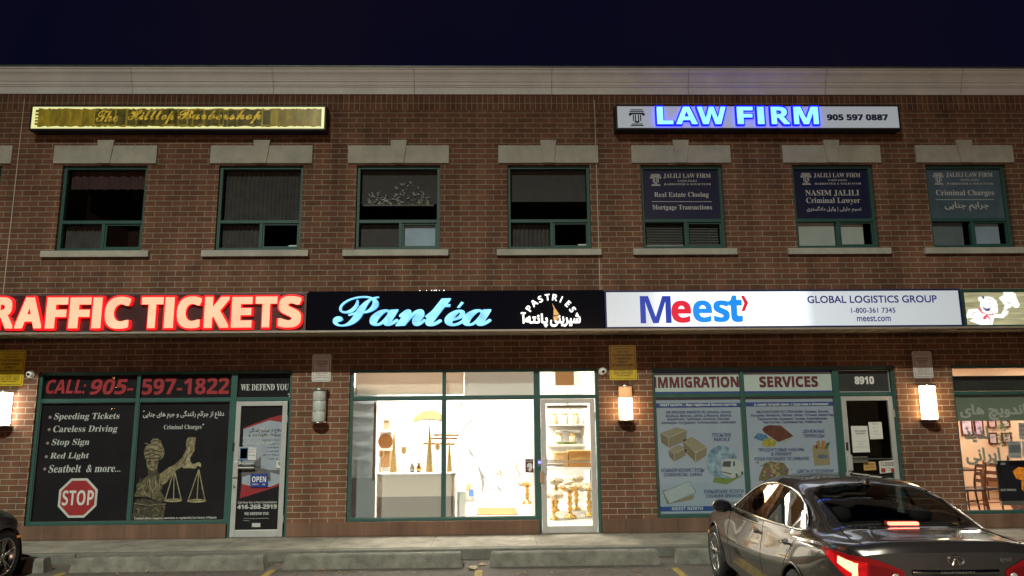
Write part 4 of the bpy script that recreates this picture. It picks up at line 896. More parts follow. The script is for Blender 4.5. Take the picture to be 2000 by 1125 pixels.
card('door_label', 'blue label on the glass of the traffic ticket door', 'label', [(462, 862), (467, 862), (466, 880), (461, 880)], .052, mat('blue_label', (.03, .06, .22), .5))

# ================================================================= immigration window
F0, F1 = OPEN[2]; m1 = mulls[2][0]; d0 = dX[2][0]
IMW = sheet_mat('poster_white_film', (.36, .41, .40), .15); IMB = mat('poster_pale_blue', (.31, .355, .425), .55, var=.06, vs=1.5); BAND = mat('poster_blue_band', (.03, .07, .24), .5, var=.08); MAROON = mat('maroon_print', (.115, .02, .032), .5, var=.08); INKB = mat('poster_navy_ink', (.03, .045, .16), .5, var=0)
def px2(x, Y=Yp): return W(x, 870, Y)[0]
zA = [W(1450, y, Yp)[1] for y in (721, 728, 764, 770)]
for lab, a, b, s, bx in (('white and blue transom banner reading IMMIGRATION', F0 + .066, m1 - .031, 'IMMIGRATION', (1277.4, 1443, 735.8, 757)), ('white and blue transom banner reading SERVICES', m1 + .031, d0 - .061, 'SERVICES', (1483, 1597.5, 735, 756))):
    t = poster('window_banner', lab, 'banner', a, b, zt0, zt1, mat('banner_white', (.52, .57, .54), .5, var=.05))
    mb = MB(); mb.poly([(a, zA[1]), (b, zA[1]), (b, zA[0]), (a, zA[0])], Yp + .003); mb.poly([(a, zt0 + .002), (b, zt0 + .002), (b, zA[2]), (a, zA[2])], Yp + .003); ob('blue_stripe', mb, BAND, t)
    mb = MB(); put(mb, s, cbox(*bx, Yp), Yp, 0, 'bold', off=.02); ob('lettering', mb, MAROON, t)
t = poster('window_film', 'grey door transom film with the house number 8910', 'window film', d0 + .05, F1 - .07, zt0, zt1, mat('grey_window_film', (.055, .055, .055), .35, var=.2, vs=2))
mb = MB(); put(mb, '8910', cbox(1669, 1707, 735, 750.5, Yp), Yp, 0, 'bold', off=.03); put(mb, '5', cbox(1737, 1742, 760, 770, Yp), Yp, 0, 'sans', off=.04); ob('lettering', mb, WPLAST, t)
mb = MB(); frame_bars(mb, d0 + .046, F1 - .066, zt0 + .002, zt1 - .002, .012, .09, .103); ob('glazing_bead', mb, ALU, t)
def bigposter(label, a, b, band, rows_sm, rows_lg, ends):
    t = poster('window_poster', label, 'poster', a, b, zlo, zhi, IMB)
    mb = MB(); mb.poly([(a, W(1450, band[1], Yp)[1]), (b, W(1450, band[1], Yp)[1]), (b, W(1450, band[0], Yp)[1]), (a, W(1450, band[0], Yp)[1])], Yp + .003)
    if ends: mb.poly([(a, W(1380, 998, Yp)[1]), (b, W(1380, 998, Yp)[1]), (b, W(1380, 988.5, Yp)[1]), (a, W(1380, 988.5, Yp)[1])], Yp + .003)
    ob('blue_stripe', mb, BAND, t)
    mb = MB()
    for s, bx in rows_sm[1:] + rows_lg:
        lat = all(ord(c_) < 128 for c_ in s); put(mb, s, cbox(*bx, Yp), Yp, 0, 'bold' if lat else 'sans', off=0 if lat else .012, shear=.22)
    ob('lettering', mb, INKB, t)
    mb = MB(); put(mb, rows_sm[0][0], cbox(*rows_sm[0][1], Yp), Yp, 0, 'sans', off=.03, shear=.22)
    if ends: put(mb, 'MEEST NORTH', cbox(1312, 1373.5, 990, 996.5, Yp), Yp, 0, 'bold', off=0, shear=.2)
    ob('white_lettering', mb, mat('poster_white_print', (.5, .52, .52), .5, var=0), t)
    return t
def i5(p): return pp(p, Yp, 1240, 680, 3.125)
def i6(p): return pp(p, Yp, 1440, 700, 3.75)
t = bigposter('tall pale blue poster picturing parcels, a globe with a truck and an envelope', F0 + .066, m1 - .031, (786.5, 795), [('MEEST NORTH – Ваш надёжный бизнес-партнёр', (1288.5, 1439, 787.8, 794.2)), ('WE PROVIDE SERVICES IN: Ukraine, Russia,', (1301, 1428, 802, 808)), ('Moldova, Belarus, Latvia, Lithuania, Estonia,', (1300, 1428.5, 808.8, 815)), ('Kazakhstan, Tajikistan, Armenia, Georgia,', (1303, 1425, 815.6, 821.8)), ('Azerbaijan, Kyrgyzstan, Turkmenistan, Uzbekistan', (1291.5, 1437.5, 822.4, 828.6))],
    [('ПОСЫЛКИ', (1390.5, 1427.8, 845.5, 853)), ('PARCELS', (1393.5, 1425.5, 855, 861.5)), ('КОММЕРЧЕСКИЕ ГРУЗЫ', (1290.8, 1376, 914.5, 922)), ('COMMERCIAL CARGO', (1296.5, 1371.5, 923.8, 930)), ('КУРЬЕРСКИЕ УСЛУГИ', (1374.5, 1452.5, 956, 963.5)), ('COURIER SERVICES', (1379, 1450, 965.5, 971.5))], True)
CT = [mat('carton_print_top', (.26, .22, .15), .6, var=.1, vs=10), mat('carton_print_side', (.17, .135, .085), .6, var=.1, vs=10), mat('carton_print_front', (.21, .17, .11), .6, var=.1, vs=10), mat('tape_print', (.36, .34, .28), .6, var=0)]
mb = MB()
for T, L, R_ in (([(155, 520), (255, 482), (318, 500), (205, 548)], [(155, 520), (205, 548), (208, 608), (162, 575)], [(205, 548), (318, 500), (313, 562), (208, 608)]), ([(290, 563), (350, 540), (440, 603), (370, 640)], [(290, 563), (370, 640), (372, 697), (308, 635)], [(370, 640), (440, 603), (435, 655), (372, 697)]), ([(203, 623), (265, 588), (314, 610), (240, 645)], [(203, 623), (240, 645), (242, 692), (212, 665)], [(240, 645), (314, 610), (309, 655), (242, 692)])):
    for k, f in enumerate((T, L, R_)): mb.poly(i5(f), Yp + .002 - .0004 * (k > 5), k)
    for e in (L[1:3], [L[1], R_[1]], [L[0], L[1]]): mb.tube([(a, Yp + .001, b) for a, b in i5(e)], .006, 3, n=4)
ob('parcel_picture', mb, CT, t)
GLOBE = mat('globe_print', (.045, .12, .26), .5, var=.5, vs=7, stain=(.24, .33, .38)); TRW = mat('truck_print', (.40, .42, .42), .5, var=.1); TRD = mat('truck_dark_print', (.06, .07, .08), .5); ARR = mat('green_arrow_print', (.13, .19, .05), .5, var=.2)
mb = MB(); X, Z = i5([(532, 698)])[0]; mb.ell(X, Z, .272, .285, Yp + .0028, 0)
mb.poly(i5([(485, 788), (590, 795), (655, 765), (652, 780), (560, 832), (475, 818)]), Yp + .0022, 3)
mb.poly(i5([(528, 692), (556, 674), (625, 676), (655, 700), (672, 738), (668, 762), (640, 780), (600, 792), (534, 770)]), Yp + .0016, 1); mb.poly(i5([(540, 692), (588, 688), (584, 726), (533, 722)]), Yp + .001, 2); mb.poly(i5([(600, 690), (612, 692), (610, 720), (598, 720)]), Yp + .001, 2)
for q in ((622, 775), (655, 762)): X, Z = i5([q])[0]; mb.ell(X, Z, .022, .03, Yp + .0008, 2, n=12)
mb.poly(i5([(535, 752), (590, 765), (590, 772), (535, 758)]), Yp + .001, 2)
ob('globe_picture', mb, [GLOBE, TRW, TRD, ARR], t)
mb = MB(); mb.poly(i5([(168, 868), (185, 864), (215, 948), (362, 892), (356, 922), (196, 952)]), Yp + .0025, 0); mb.poly(i5([(172, 876), (335, 812), (372, 880), (212, 950)]), Yp + .0018, 1)
pr = [(172, 876), (335, 812), (372, 880), (212, 950), (172, 876)]
for a, b in zip(pr, pr[1:]):
    for k in range(10): mb.tube([(p[0], Yp + .001, p[1]) for p in i5([(a[0] + (b[0] - a[0]) * (k + u) / 10, a[1] + (b[1] - a[1]) * (k + u) / 10) for u in (.1, .6)])], .005, 2, n=4)
ob('envelope_picture', mb, [mat('tan_print', (.24, .18, .09), .6), mat('envelope_print', (.36, .40, .42), .6, var=.05), TRD], t)
t = bigposter('tall pale blue poster picturing a wallet, a grocery bag and flowers', m1 + .031, d0 - .061, (786, 794), [('и самая лучшая связь с родными и близкими!', (1472.5, 1618, 786.8, 793.2)), ('МЫ РАБОТАЕМ СО СТРАНАМИ: Украина, Россия,', (1477, 1618.5, 801.3, 807.5)), ('Молдова, Беларусь, Латвия, Литва, Эстония, Казахстан,', (1466.5, 1628.5, 808, 814)), ('Таджикистан, Армения, Грузия, Азербайджан,', (1480, 1616, 815, 821)), ('Киргизстан, Туркменистан, Узбекистан', (1490, 1605.5, 821.5, 827.5))],
    [('ДЕНЕЖНЫЕ', (1567.5, 1610.5, 839, 846.5)), ('ПЕРЕВОДЫ', (1569.5, 1610.5, 847.8, 855.2)), ('ПРОДУКТОВЫЕ НАБОРЫ', (1481, 1571, 875, 882.5)), ('В УКРАИНУ', (1506, 1546.5, 883, 890)), ('FOOD PACKAGES TO UKRAINE', (1473.5, 1580.5, 892.5, 899)), ('ЦВЕТЫ И ПОДАРКИ', (1556.5, 1628, 916.5, 924))], False)
mb = MB(); mb.poly(i6([(120, 582), (150, 545), (215, 560), (235, 600), (180, 605)]), Yp + .003, 0); mb.poly(i6([(290, 605), (410, 568), (410, 580), (345, 614)]), Yp + .0028, 1); mb.poly(i6([(182, 520), (200, 498), (235, 488), (320, 492), (412, 568), (398, 575), (302, 612), (275, 595), (195, 540)]), Yp + .0022, 2)
mb.poly(i6([(180, 625), (200, 590), (245, 583), (290, 612), (275, 642), (215, 648), (185, 640)]), Yp + .0018, 3); ob('wallet_picture', mb, [mat('card_blue_print', (.07, .16, .28), .5, var=.4, vs=20), mat('cash_print', (.30, .33, .27), .5, var=.3, vs=20), mat('wallet_print', (.115, .035, .022), .5, var=.35, vs=8), mat('coin_print', (.33, .27, .04), .5, var=.4, vs=22)], t)
mb = MB(); mb.poly(i6([(550, 655), (668, 660), (682, 778), (566, 785)]), Yp + .003, 0)
for q, k in (([(575, 655), (583, 605), (605, 600), (612, 660)], 1), ([(610, 660), (622, 600), (645, 605), (640, 665)], 2), ([(640, 662), (650, 620), (680, 612), (662, 662)], 3), ([(552, 655), (560, 630), (585, 640), (590, 670)], 1)): mb.poly(i6(q), Yp + .002, k)
X, Z = i6([(625, 718)])[0]; mb.ell(X, Z, .09, .035, Yp + .0018, 4); ob('grocery_bag_picture', mb, [mat('bag_print', (.25, .21, .12), .6, var=.12), mat('bread_print', (.30, .16, .06), .6, var=.3, vs=20), mat('carrot_print', (.34, .15, .05), .6, var=.3, vs=20), mat('leaf_print', (.07, .12, .05), .6, var=.4, vs=20), mat('bag_mark_print', (.10, .12, .18), .6, var=.4, vs=30)], t)
mb = MB(); mb.poly(i6([(155, 895), (165, 850), (188, 800), (190, 775), (240, 752), (285, 762), (340, 765), (378, 815), (368, 865), (300, 900)]), Yp + .003, 0)
for k in range(70):
    x, y = random.gauss(275, 48), random.gauss(815, 30); X, Z = i6([(x, y)])[0]; mb.ell(X, Z, random.uniform(.012, .03), random.uniform(.012, .028), Yp + .002 - k * .00002, random.choice((1, 1, 2, 3)), n=7)
ob('flower_picture', mb, [mat('bouquet_green_print', (.13, .12, .05), .6, var=.4, vs=14), mat('cream_flower_print', (.32, .24, .13), .6, var=.3, vs=20), mat('mauve_flower_print', (.15, .07, .12), .6, var=.3, vs=20), mat('rust_flower_print', (.22, .10, .05), .6, var=.3, vs=20)], t)
# that shop's door
card('paper_notice', 'tall white paper about face masks taped to the courier office door', 'notice', [(1662, 832), (1694, 832), (1699.5, 883), (1666, 884)], .05, PAPER, [('FACE MASKS', .2, .86, .16, .22, 'sans', .03), ('REQUIRED', .24, .82, .26, .32, 'sans', .03), ('please wear a mask inside', .2, .85, .57, .59, 'sans', .01), ('thank you', .3, .7, .68, .70, 'sans', .01), ('one customer at a time', .2, .85, .78, .80, 'sans', .01)])
card('paper_notice', 'smaller white printed paper taped high on the courier office door', 'notice', [(1696, 824.5), (1721.5, 824), (1725, 857), (1699.5, 858)], .05, PAPER, [('OPENING HOURS', .25, .75, .1, .14, 'sans', .01), ('Monday to Friday', .25, .75, .3, .33, 'sans', .01), ('Saturday', .3, .7, .55, .58, 'sans', .01), ('Sunday closed', .3, .7, .7, .73, 'sans', .01)])
t = card('closed_sign', 'white and red CLOSED sign hanging inside the courier office door', 'sign', [(1716.5, 901), (1747, 898.5), (1751, 922), (1719, 925)], .045, mat('cream_card', (.55, .54, .48), .5, var=.05), [('CLOSED', .10, .88, .14, .44, 'sans', .045), ('WILL RETURN', .36, .66, .56, .62, 'sans', .02), ('8 : 00', .36, .66, .7, .78, 'sans', .03)], bands=[(mat('closed_red_print', (.28, .03, .03), .5, var=.1), [(.09, .60), (.34, .60), (.34, .92), (.09, .92)]), (mat('closed_red_print_b', (.28, .03, .03), .5, var=.1), [(.68, .60), (.92, .60), (.92, .92), (.68, .92)])])
card('paper_notice', 'small orange card on the courier office door left of the CLOSED sign', 'notice', [(1686, 902), (1709.5, 902), (1712, 918), (1687.5, 919)], .05, mat('orange_card', (.42, .25, .08), .6, var=.1), [('DELIVERIES', .15, .85, .2, .35, 'sans', .02), ('please knock', .2, .8, .55, .7, 'sans', .02)])
card('door_label', 'black hours label on the frame of the courier office door', 'label', [(1652, 864), (1656.5, 864), (1657.5, 880), (1653, 880)], .03, BLACK)

# ================================================================= bakery
zc = W(800, 925, .7)[1]
# fluted shelving back against the glass
xa, xb = W(681, 850, .34)[0], W(735, 850, .34)[0]; zf = W(708, 932, .34)[1]; zg = W(708, 757, .34)[1]
t = thing('display_shelf', ((xa + xb) / 2, .34, 0), 'tall display shelf seen from behind its grey fluted glass back', 'shelf')
FL = sheet_mat('fluted_glass', (.42, .46, .48), .6)
mb = MB(); n = 36; pts = []
for k in range(n * 4 + 1): x = xa + (xb - xa) * k / (n * 4); pts.append((x, .34 + .005 * math.sin(k * math.pi / 2)))
for a, b in zip(pts, pts[1:]): mb.add([(a[0], a[1], zf), (b[0], b[1], zf), (b[0], b[1], zg), (a[0], a[1], zg)], [(0, 1, 2, 3)], 0, True)
ob('fluted_back', mb, FL, t)
mb = MB(); mb.box(xa, xb, .335, .36, 0, zf - .003); ob('lower_board', mb, sheet_mat('grey_board', (.34, .36, .37), .35), t)
mb = MB(); mb.box(xb - .05, xb - .01, .33, .40, zf - .06, W(735, 785, .34)[1]); ob('upright', mb, mat('brown_wood', (.13, .055, .03), .5, var=.2), t)
for k in range(7):
    z = zf + .02 + k * (zg - zf - .04) / 6.2; mb = MB(); mb.box(xa + .05, xb - .07, .38, .62, z, z + .05); ob('shelf_board', mb, mat('dark_shelf', (.05, .045, .045), .6), t)
# counter
cxa, cxb = W(736, 925, .7)[0], W(891, 925, .7)[0]
t = thing('shop_counter', ((cxa + cxb) / 2, .7, 0), 'white counter with a thin top behind the bakery window', 'counter')
mb = MB(); mb.box(cxa, cxb - .04, .72, 1.35, 0, zc - .035); ob('body', mb, sheet_mat('counter_white', (.84, .80, .75), .5), t, bevel=.004)
mb = MB(); mb.box(cxa, cxb, .70, 1.37, zc - .034, zc); ob('counter_top', mb, WPAINT, t, bevel=.004)
mb = MB(); mb.box(cxa + .005, cxb - .045, .712, .719, .02, W(800, 970, .7)[1]); ob('lower_panel', mb, sheet_mat('counter_grey_panel', (.62, .59, .56), .5), t)  # greyer tone across the lower part of the counter front
GOLDG = mat('gold_glitter', (.50, .33, .13), .45, .55, var=.55, vs=60, bump=.5, bs=120); GOLD = mat('polished_gold', (.62, .38, .12), .22, .9, var=.15, vs=8)
for lab, cx, yt, hw in (('gold glitter cone tree nearest the fluted shelf', 770, 836, 7.6), ('tallest gold glitter cone tree left of the window mullion', 839.5, 818, 7.6), ('gold glitter cone tree right of the window mullion', 878, 856, 6)):
    X, Zt = W(cx, yt, 1.0); t = thing('cone_tree', (X, 1.0, zc), lab, 'ornament', 'gold cone trees on the counter'); r = hw / 113
    mb = MB(); mb.lathe([(r, .0), (r, .01), (r * .5, (Zt - zc) * .5), (.004, Zt - zc)], X, 1.0, zc + .002, n=18); ob('cone', mb, GOLDG, t)
for lab, cx, yt in (('gold candle holder beside the brown shelf upright', 745.5, 880), ('gold candle holder between two cone trees', 789, 873), ('gold candle holder against the window mullion', 855, 866)):
    X, Zt = W(cx, yt, 1.15); h_ = Zt - zc; t = thing('candle_holder', (X, 1.15, zc), lab, 'candle holder', 'gold candle holders on the counter')
    mb = MB(); mb.lathe([(.04, 0), (.038, .008), (.008, .02), (.006, h_ - .13)], X, 1.15, zc + .002, n=14); ob('stem', mb, GOLD, t)
    mb = MB(); mb.lathe([(.01, h_ - .13), (.045, h_ - .10), (.05, h_ - .05), (.045, h_)], X, 1.15, zc + .002, n=14); ob('cup', mb, GOLDG, t)
# wall shelves with goods at the left, arch, gold ledges, wall mural
for lab, px0, px1, py0, py1, nm, cat, m in (('tan patterned gift box on the upper left bakery shelf', 749, 761, 822, 838, 'gift_box', 'box', mat('tan_box', (.46, .36, .22), .6)), ('brown basket on the lower left bakery shelf', 745, 762, 884, 912, 'basket', 'basket', mat('basket_brown', (.40, .22, .09), .7, var=.4, vs=40))):
    X0, X1, Z0, Z1 = cbox(px0, px1, py0, py1, 2.0); t = thing(nm, ((X0 + X1) / 2, 2.0, Z0), lab, cat)
    mb = MB(); mb.box(X0, X1, 1.95, 2.1, Z0, Z1); ob('body', mb, m, t, bevel=.01); mb = MB(); mb.box(X0 - .008, X1 + .008, 1.94, 2.11, Z1 + .001, Z1 + .03); ob('lid', mb, m, t)
X, Z = W(753.5, 862, 2.05); t = thing('copper_plate', (X, 2.05, Z - .15), 'round copper plate standing on the left bakery shelf', 'plate'); mb = MB(); mb.ell(X, Z, .145, .15, 2.0, 0, th=.02); ob('dish', mb, mat('copper', (.55, .26, .10), .3, .8), t)
t = thing('wall_shelf', (W(755, 900, 2.1)[0], 2.1, W(755, 912, 2.1)[1]), 'white open shelves behind the brown upright', 'shelf')
for y in (840.5, 876, 913): X0, X1, Z0, Z1 = cbox(741, 765, y, y + 4, 2.05); mb = MB(); mb.box(X0, X1, 1.92, 2.2, Z0, Z1); ob('shelf_board', mb, WPAINT, t)
mb = MB(); X0, X1, Z0, Z1 = cbox(741, 765, 815, 935, 2.2); mb.box(X0, X1, 2.202, 2.22, 0, Z1); ob('back_board', mb, WPAINT, t)
BEI = mat('beige_trim', (.30, .20, .09), .6, var=.15); Ya = 5.15
t = thing('wall_arch', (W(833, 830, Ya)[0], Ya, 0), 'beige arched niche trim on the bakery back wall', 'niche'); mb = MB()
A = pp([(805, 823), (812, 812), (825, 804), (840, 801), (855, 804), (864, 811), (864, 822), (852, 819), (838, 818), (822, 819), (808, 825)], Ya); mb.poly(A, Ya, 0, th=.04); ob('arch_band', mb, BEI, t)
mb = MB(); X0, X1, Z0, Z1 = cbox(804, 807, 824, 900, Ya); mb.box(X0, X1, Ya, Ya + .04, 0, Z1); ob('jamb', mb, mat('grey_trim', (.5, .5, .48), .6), t)
for k, (a, b, y) in enumerate(((848, 868, 848), (838, 893, 855), (826, 868, 865), (872, 896, 848.5), (872, 888, 866))):
    X0, X1, Z0, Z1 = cbox(a, b, y, y + 3.2, 3.4); t = thing('gold_ledge', ((X0 + X1) / 2, 3.4, Z0), ('short gold ledge highest beside the mullion', 'long gold ledge crossing behind the mullion', 'gold ledge lowest left of the mullion', 'thin gold ledge high right of the mullion', 'thin gold ledge low right of the mullion')[k], 'shelf', 'gold wall ledges')
    mb = MB(); mb.box(X0, X1, 3.35, 3.55, Z0, Z1); ob('ledge', mb, GOLD, t); mb = MB(); mb.tube([(X0 + .03, 3.45, Z1), (X0 + .03, 5.19, Z1)], .008); mb.tube([(X1 - .03, 3.45, Z1), (X1 - .03, 5.19, Z1)], .008); ob('bracket', mb, GOLD, t)
t = thing('wall_mural', (W(950, 900, 5.18)[0], 5.18, 0), 'white wall mural with grey marbled curves and gold leaf sprays', 'mural'); Ym = 5.18; mb = MB()
def stroke(pts, w0, k):
    P_ = pp(pts, Ym, 850, 760, 4.329); n = len(P_)
    up, dn = [], []
    for i, p in enumerate(P_):
        d = Vector((P_[min(i + 1, n - 1)][0] - P_[max(i - 1, 0)][0], P_[min(i + 1, n - 1)][1] - P_[max(i - 1, 0)][1])).normalized(); w_ = w0 * .55 * (1 - abs(2 * i / (n - 1) - 1) ** 2 * .85)
        up.append((p[0] - d.y * w_, p[1] + d.x * w_)); dn.append((p[0] + d.y * w_, p[1] - d.x * w_))
    for i in range(n - 1): mb.add([(q[0], Ym + .015 - .0005 * (len(mb.f) % 7), q[1]) for q in (up[i], up[i + 1], dn[i + 1], dn[i])], [(0, 1, 2, 3)], k)
for pts, w0, k in (([(200, 400), (240, 330), (300, 270), (330, 245)], .055, 0), ([(205, 300), (260, 255), (330, 215)], .03, 0), ([(215, 95), (225, 130), (205, 175)], .06, 1), ([(595, 90), (605, 150), (640, 200)], .025, 0), ([(745, 95), (680, 130), (660, 170), (680, 195)], .025, 0), ([(355, 635), (390, 720), (405, 790), (400, 880)], .07, 0), ([(360, 640), (410, 740), (470, 830)], .03, 0), ([(270, 470), (300, 540), (350, 600)], .05, 0), ([(505, 800), (540, 840), (580, 885)], .035, 0), ([(400, 620), (440, 670)], .05, 0), ([(560, 590), (550, 615)], .03, 0), ([(720, 165), (755, 140)], .04, 0), ([(250, 690), (240, 760)], .06, 0), ([(345, 700), (340, 760)], .04, 0), ([(265, 500), (262, 580)], .06, 0), ([(495, 705), (530, 715), (570, 755)], .03, 2), ([(545, 660), (550, 700), (570, 750)], .035, 2), ([(715, 585), (680, 660), (720, 720), (650, 785)], .03, 2), ([(640, 700), (720, 740)], .025, 2), ([(650, 670), (725, 715)], .025, 2), ([(670, 635), (725, 690)], .025, 2), ([(500, 505), (540, 500)], .05, 2), ([(700, 545), (735, 540)], .05, 2), ([(710, 505), (745, 500)], .05, 2), ([(280, 945), (520, 943)], .012, 0), ([(660, 945), (760, 946)], .012, 0)): stroke(pts, w0, k)
ob('brush_stroke', mb, [mat('grey_mural', (.20, .20, .21), .7, var=.25), mat('beige_mural', (.28, .22, .14), .7), mat('gold_mural', (.28, .17, .035), .6, var=.3)], t)
t = thing('glass_screen', (W(895, 900, 1.5)[0], 1.5, 0), 'thin framed glass screen standing beside the bakery counter', 'screen'); a = cbox(893, 905, 867, 965, 1.5); mb = MB(); frame_bars(mb, a[0], a[1], .0, a[3], .008, 1.5, 1.52); ob('frame', mb, mat('screen_edge', (.3, .3, .3), .4), t); mb = MB(); mb.quad((a[0], 1.51, .01), (a[1], 1.51, .01), (a[1], 1.51, a[3]), (a[0], 1.51, a[3])); ob('pane', mb, GLASS, t)
X0, X1, Z0, Z1 = cbox(893, 909, 963, 1012, .95); t = thing('waste_bin', ((X0 + X1) / 2, .95, 0), 'plain white bin at the end of the bakery counter', 'bin'); mb = MB(); mb.box(X0, X1, .9, 1.1, 0.0, Z1); ob('body', mb, WPAINT, t, bevel=.01); mb = MB(); mb.box(X0 - .004, X1 + .004, .895, 1.105, Z1 + .002, Z1 + .03); ob('lid', mb, WPLAST, t)
gx, gy = G(918, 978, 0); t = thing('plastic_tub', (gx, gy, 0), 'clear plastic tub with a blue and tan label near the mural', 'tub'); r = .17; H = .5
mb = MB(); mb.lathe([(r * .9, 0), (r, .02), (r, H - .08), (r * .9, H)], gx, gy, .012, n=20); ob('body', mb, mat('tub_white', (.72, .72, .70), .3), t)
mb = MB(); mb.box(gx - .08, gx + .03, gy - r - .004, gy - r + .01, .25, .40); ob('label', mb, mat('tan_label', (.5, .38, .22), .5), t); mb = MB(); mb.box(gx - .02, gx + .08, gy - r - .006, gy - r + .008, .12, .27); ob('label', mb, mat('blue_tub_label', (.06, .16, .5), .5), t)
q = [G(x, y, .012) for x, y in ((931, 1004.5), (1012.5, 1004.5), (1006, 992), (933, 992))]
t = thing('door_mat', (sum(p[0] for p in q) / 4, sum(p[1] for p in q) / 4, .012), 'brown doormat on the white floor behind the bakery window', 'mat'); mb = MB(); v = [(p[0], p[1], .002) for p in q] + [(p[0], p[1], .016) for p in q]; mb.add(v, [(3, 2, 1, 0), (4, 5, 6, 7), (0, 1, 5, 4), (1, 2, 6, 5), (2, 3, 7, 6), (3, 0, 4, 7)]); ob('pile', mb, mat('coir', (.30, .17, .065), .95, var=.4, vs=30), t)
X0, X1 = DOORS[1][0], DOORS[1][1]
t = thing('door_mat', ((X0 + X1) / 2, .4, 0), 'dark red brown doormat just inside the bakery door', 'mat'); mb = MB(); mb.box(X0 + .02, X1 - .05, .2, .55, .002, .02); ob('pile', mb, mat('red_mat', (.22, .07, .035), .95, var=.4, vs=30), t)
# pedestal bowls of wrapped sweets
CELL = mat('clear_wrapped_sweets', (.62, .50, .34), .2, var=.5, vs=20, bump=.4, bs=25, coat=.5)
def pedestal(label, x0, x1, yr, yb):
    cx = (x0 + x1) / 2; gx, gy = G(cx, yb, 0); zr = W(cx, yr, gy)[1]; r = (W(x1, yr, gy)[0] - W(x0, yr, gy)[0]) / 2
    t = thing('pedestal_bowl', (gx, gy, 0), label, 'bowl', 'gold pedestal bowls by the bakery door')
    mb = MB(); h_ = zr - r * .55; mb.lathe([(r * .55, 0), (r * .5, .03), (r * .2, .06), (.03, .12), (.055, h_ * .35), (.03, h_ * .45), (.06, h_ * .55), (.03, h_ * .68), (.05, h_ * .8), (.03, h_ * .92), (r * .25, h_)], gx, gy, .012, n=18); ob('pedestal', mb, GOLD, t)
    mb = MB(); mb.lathe([(r * .25, h_), (r * .7, h_ + r * .15), (r * .95, h_ + r * .4), (r, zr - .012), (r * .96, zr - .01), (r * .6, zr - r * .35)], gx, gy, .013, n=26); ob('bowl', mb, GOLD, t)
    mb = MB()
    for k in range(26):
        a, q = random.uniform(0, 6.28), math.sqrt(random.random()) * r * .82; s = random.uniform(.05, .09); mb.sphere((gx + q * math.cos(a), gy + q * math.sin(a), zr + (r - q) * .55 * random.uniform(.1, 1) - .02), s, n=8, sz=.8)
    ob('sweets', mb, CELL, t)
pedestal('gold pedestal bowl left of the bakery door frame', 1012, 1048, 942, 984); pedestal('lowest gold pedestal bowl at the left of the door glass', 1066, 1098, 966, 1015)
pedestal('widest gold pedestal bowl in the middle of the door glass', 1091, 1137, 950, 1012); pedestal('gold pedestal bowl at the right of the door glass', 1136, 1166, 952, 1009)
pedestal('gold pedestal bowl half hidden behind the widest one', 1110, 1142, 936, 996); pedestal('small gold pedestal bowl behind the lowest one at the door', 1075, 1099, 940, 999)
Yt = 2.6; X0, X1, Z0, Z1 = cbox(1085, 1158, 880, 911, Yt); t = thing('cardboard_box', ((X0 + X1) / 2, Yt, Z0), 'large brown cardboard carton behind the bakery door', 'box')
mb = MB(); mb.box(X0 + .25, X1, Yt - .2, Yt + .3, Z0, Z1); ob('body', mb, mat('brown_carton', (.46, .22, .06), .8, var=.12), t, bevel=.006); mb = MB(); mb.box(X0 + .26, X1 - .01, Yt - .215, Yt - .202, (Z0 + Z1) / 2 - .03, (Z0 + Z1) / 2 + .03); ob('tape', mb, mat('carton_tape', (.5, .32, .12), .4), t)
X0b = X0; t = thing('cardboard_box', (X0 + .1, Yt, Z0), 'small tan carton beside the large brown one in the bakery', 'box'); mb = MB(); mb.box(X0 - .03, X0 + .24, Yt - .2, Yt + .1, Z0, Z0 + .26); ob('body', mb, mat('tan_carton', (.52, .33, .14), .8, var=.12), t, bevel=.006); mb = MB(); mb.box(X0 - .035, X0 + .245, Yt - .205, Yt + .105, Z0 + .262, Z0 + .29); ob('lid', mb, mat('tan_carton_lid', (.48, .3, .12), .8), t)
t = thing('display_table', ((X0 + X1) / 2, Yt, 0), 'white table carrying cartons behind the bakery door', 'table'); mb = MB(); mb.box(X0 - .5, X1 + .05, Yt - .35, Yt + .4, Z0 - .05, Z0 - .002); ob('table_top', mb, WPAINT, t)
for x in (X0 - .45, X1): 
    for y in (Yt - .3, Yt + .35): mb = MB(); mb.box(x - .03, x + .03, y - .03, y + .03, 0.0, Z0 - .052); ob('leg', mb, WPAINT, t)
t = thing('hanging_tray', (W(1108, 788, 2.2)[0], 2.2, W(1108, 866, 2.2)[1]), 'two tier tray hanging on cords behind the bakery door', 'tray')
apex = W(1108, 786, 2.2); mb = MB()
for x in (1082, 1134): e = W(x, 842, 2.2); mb.tube([(apex[0], 2.2, apex[1]), (e[0], 2.2, e[1])], .005, n=5); mb.tube([(apex[0] + .02, 2.3, apex[1]), ((e[0] + apex[0]) / 2, 2.3, e[1] + .1)], .005, n=5)
mb.tube([(apex[0], 2.2, apex[1]), (apex[0], 2.2, 3.2)], .004, n=5); ob('cord', mb, mat('grey_cord', (.25, .25, .22), .6), t)
for y, hw, m in ((841, 27, STEEL), (863, 23, mat('green_tray', (.14, .19, .05), .5))):
    X0, X1, Z0, Z1 = cbox(1108 - hw, 1108 + hw, y, y + 4, 2.2); mb = MB(); mb.lathe([((X1 - X0) / 2 * .8, 0), ((X1 - X0) / 2, (Z1 - Z0)), ((X1 - X0) / 2 * .97, Z1 - Z0 + .001)], (X0 + X1) / 2, 2.2, Z0, n=24); ob('tier', mb, m, t)
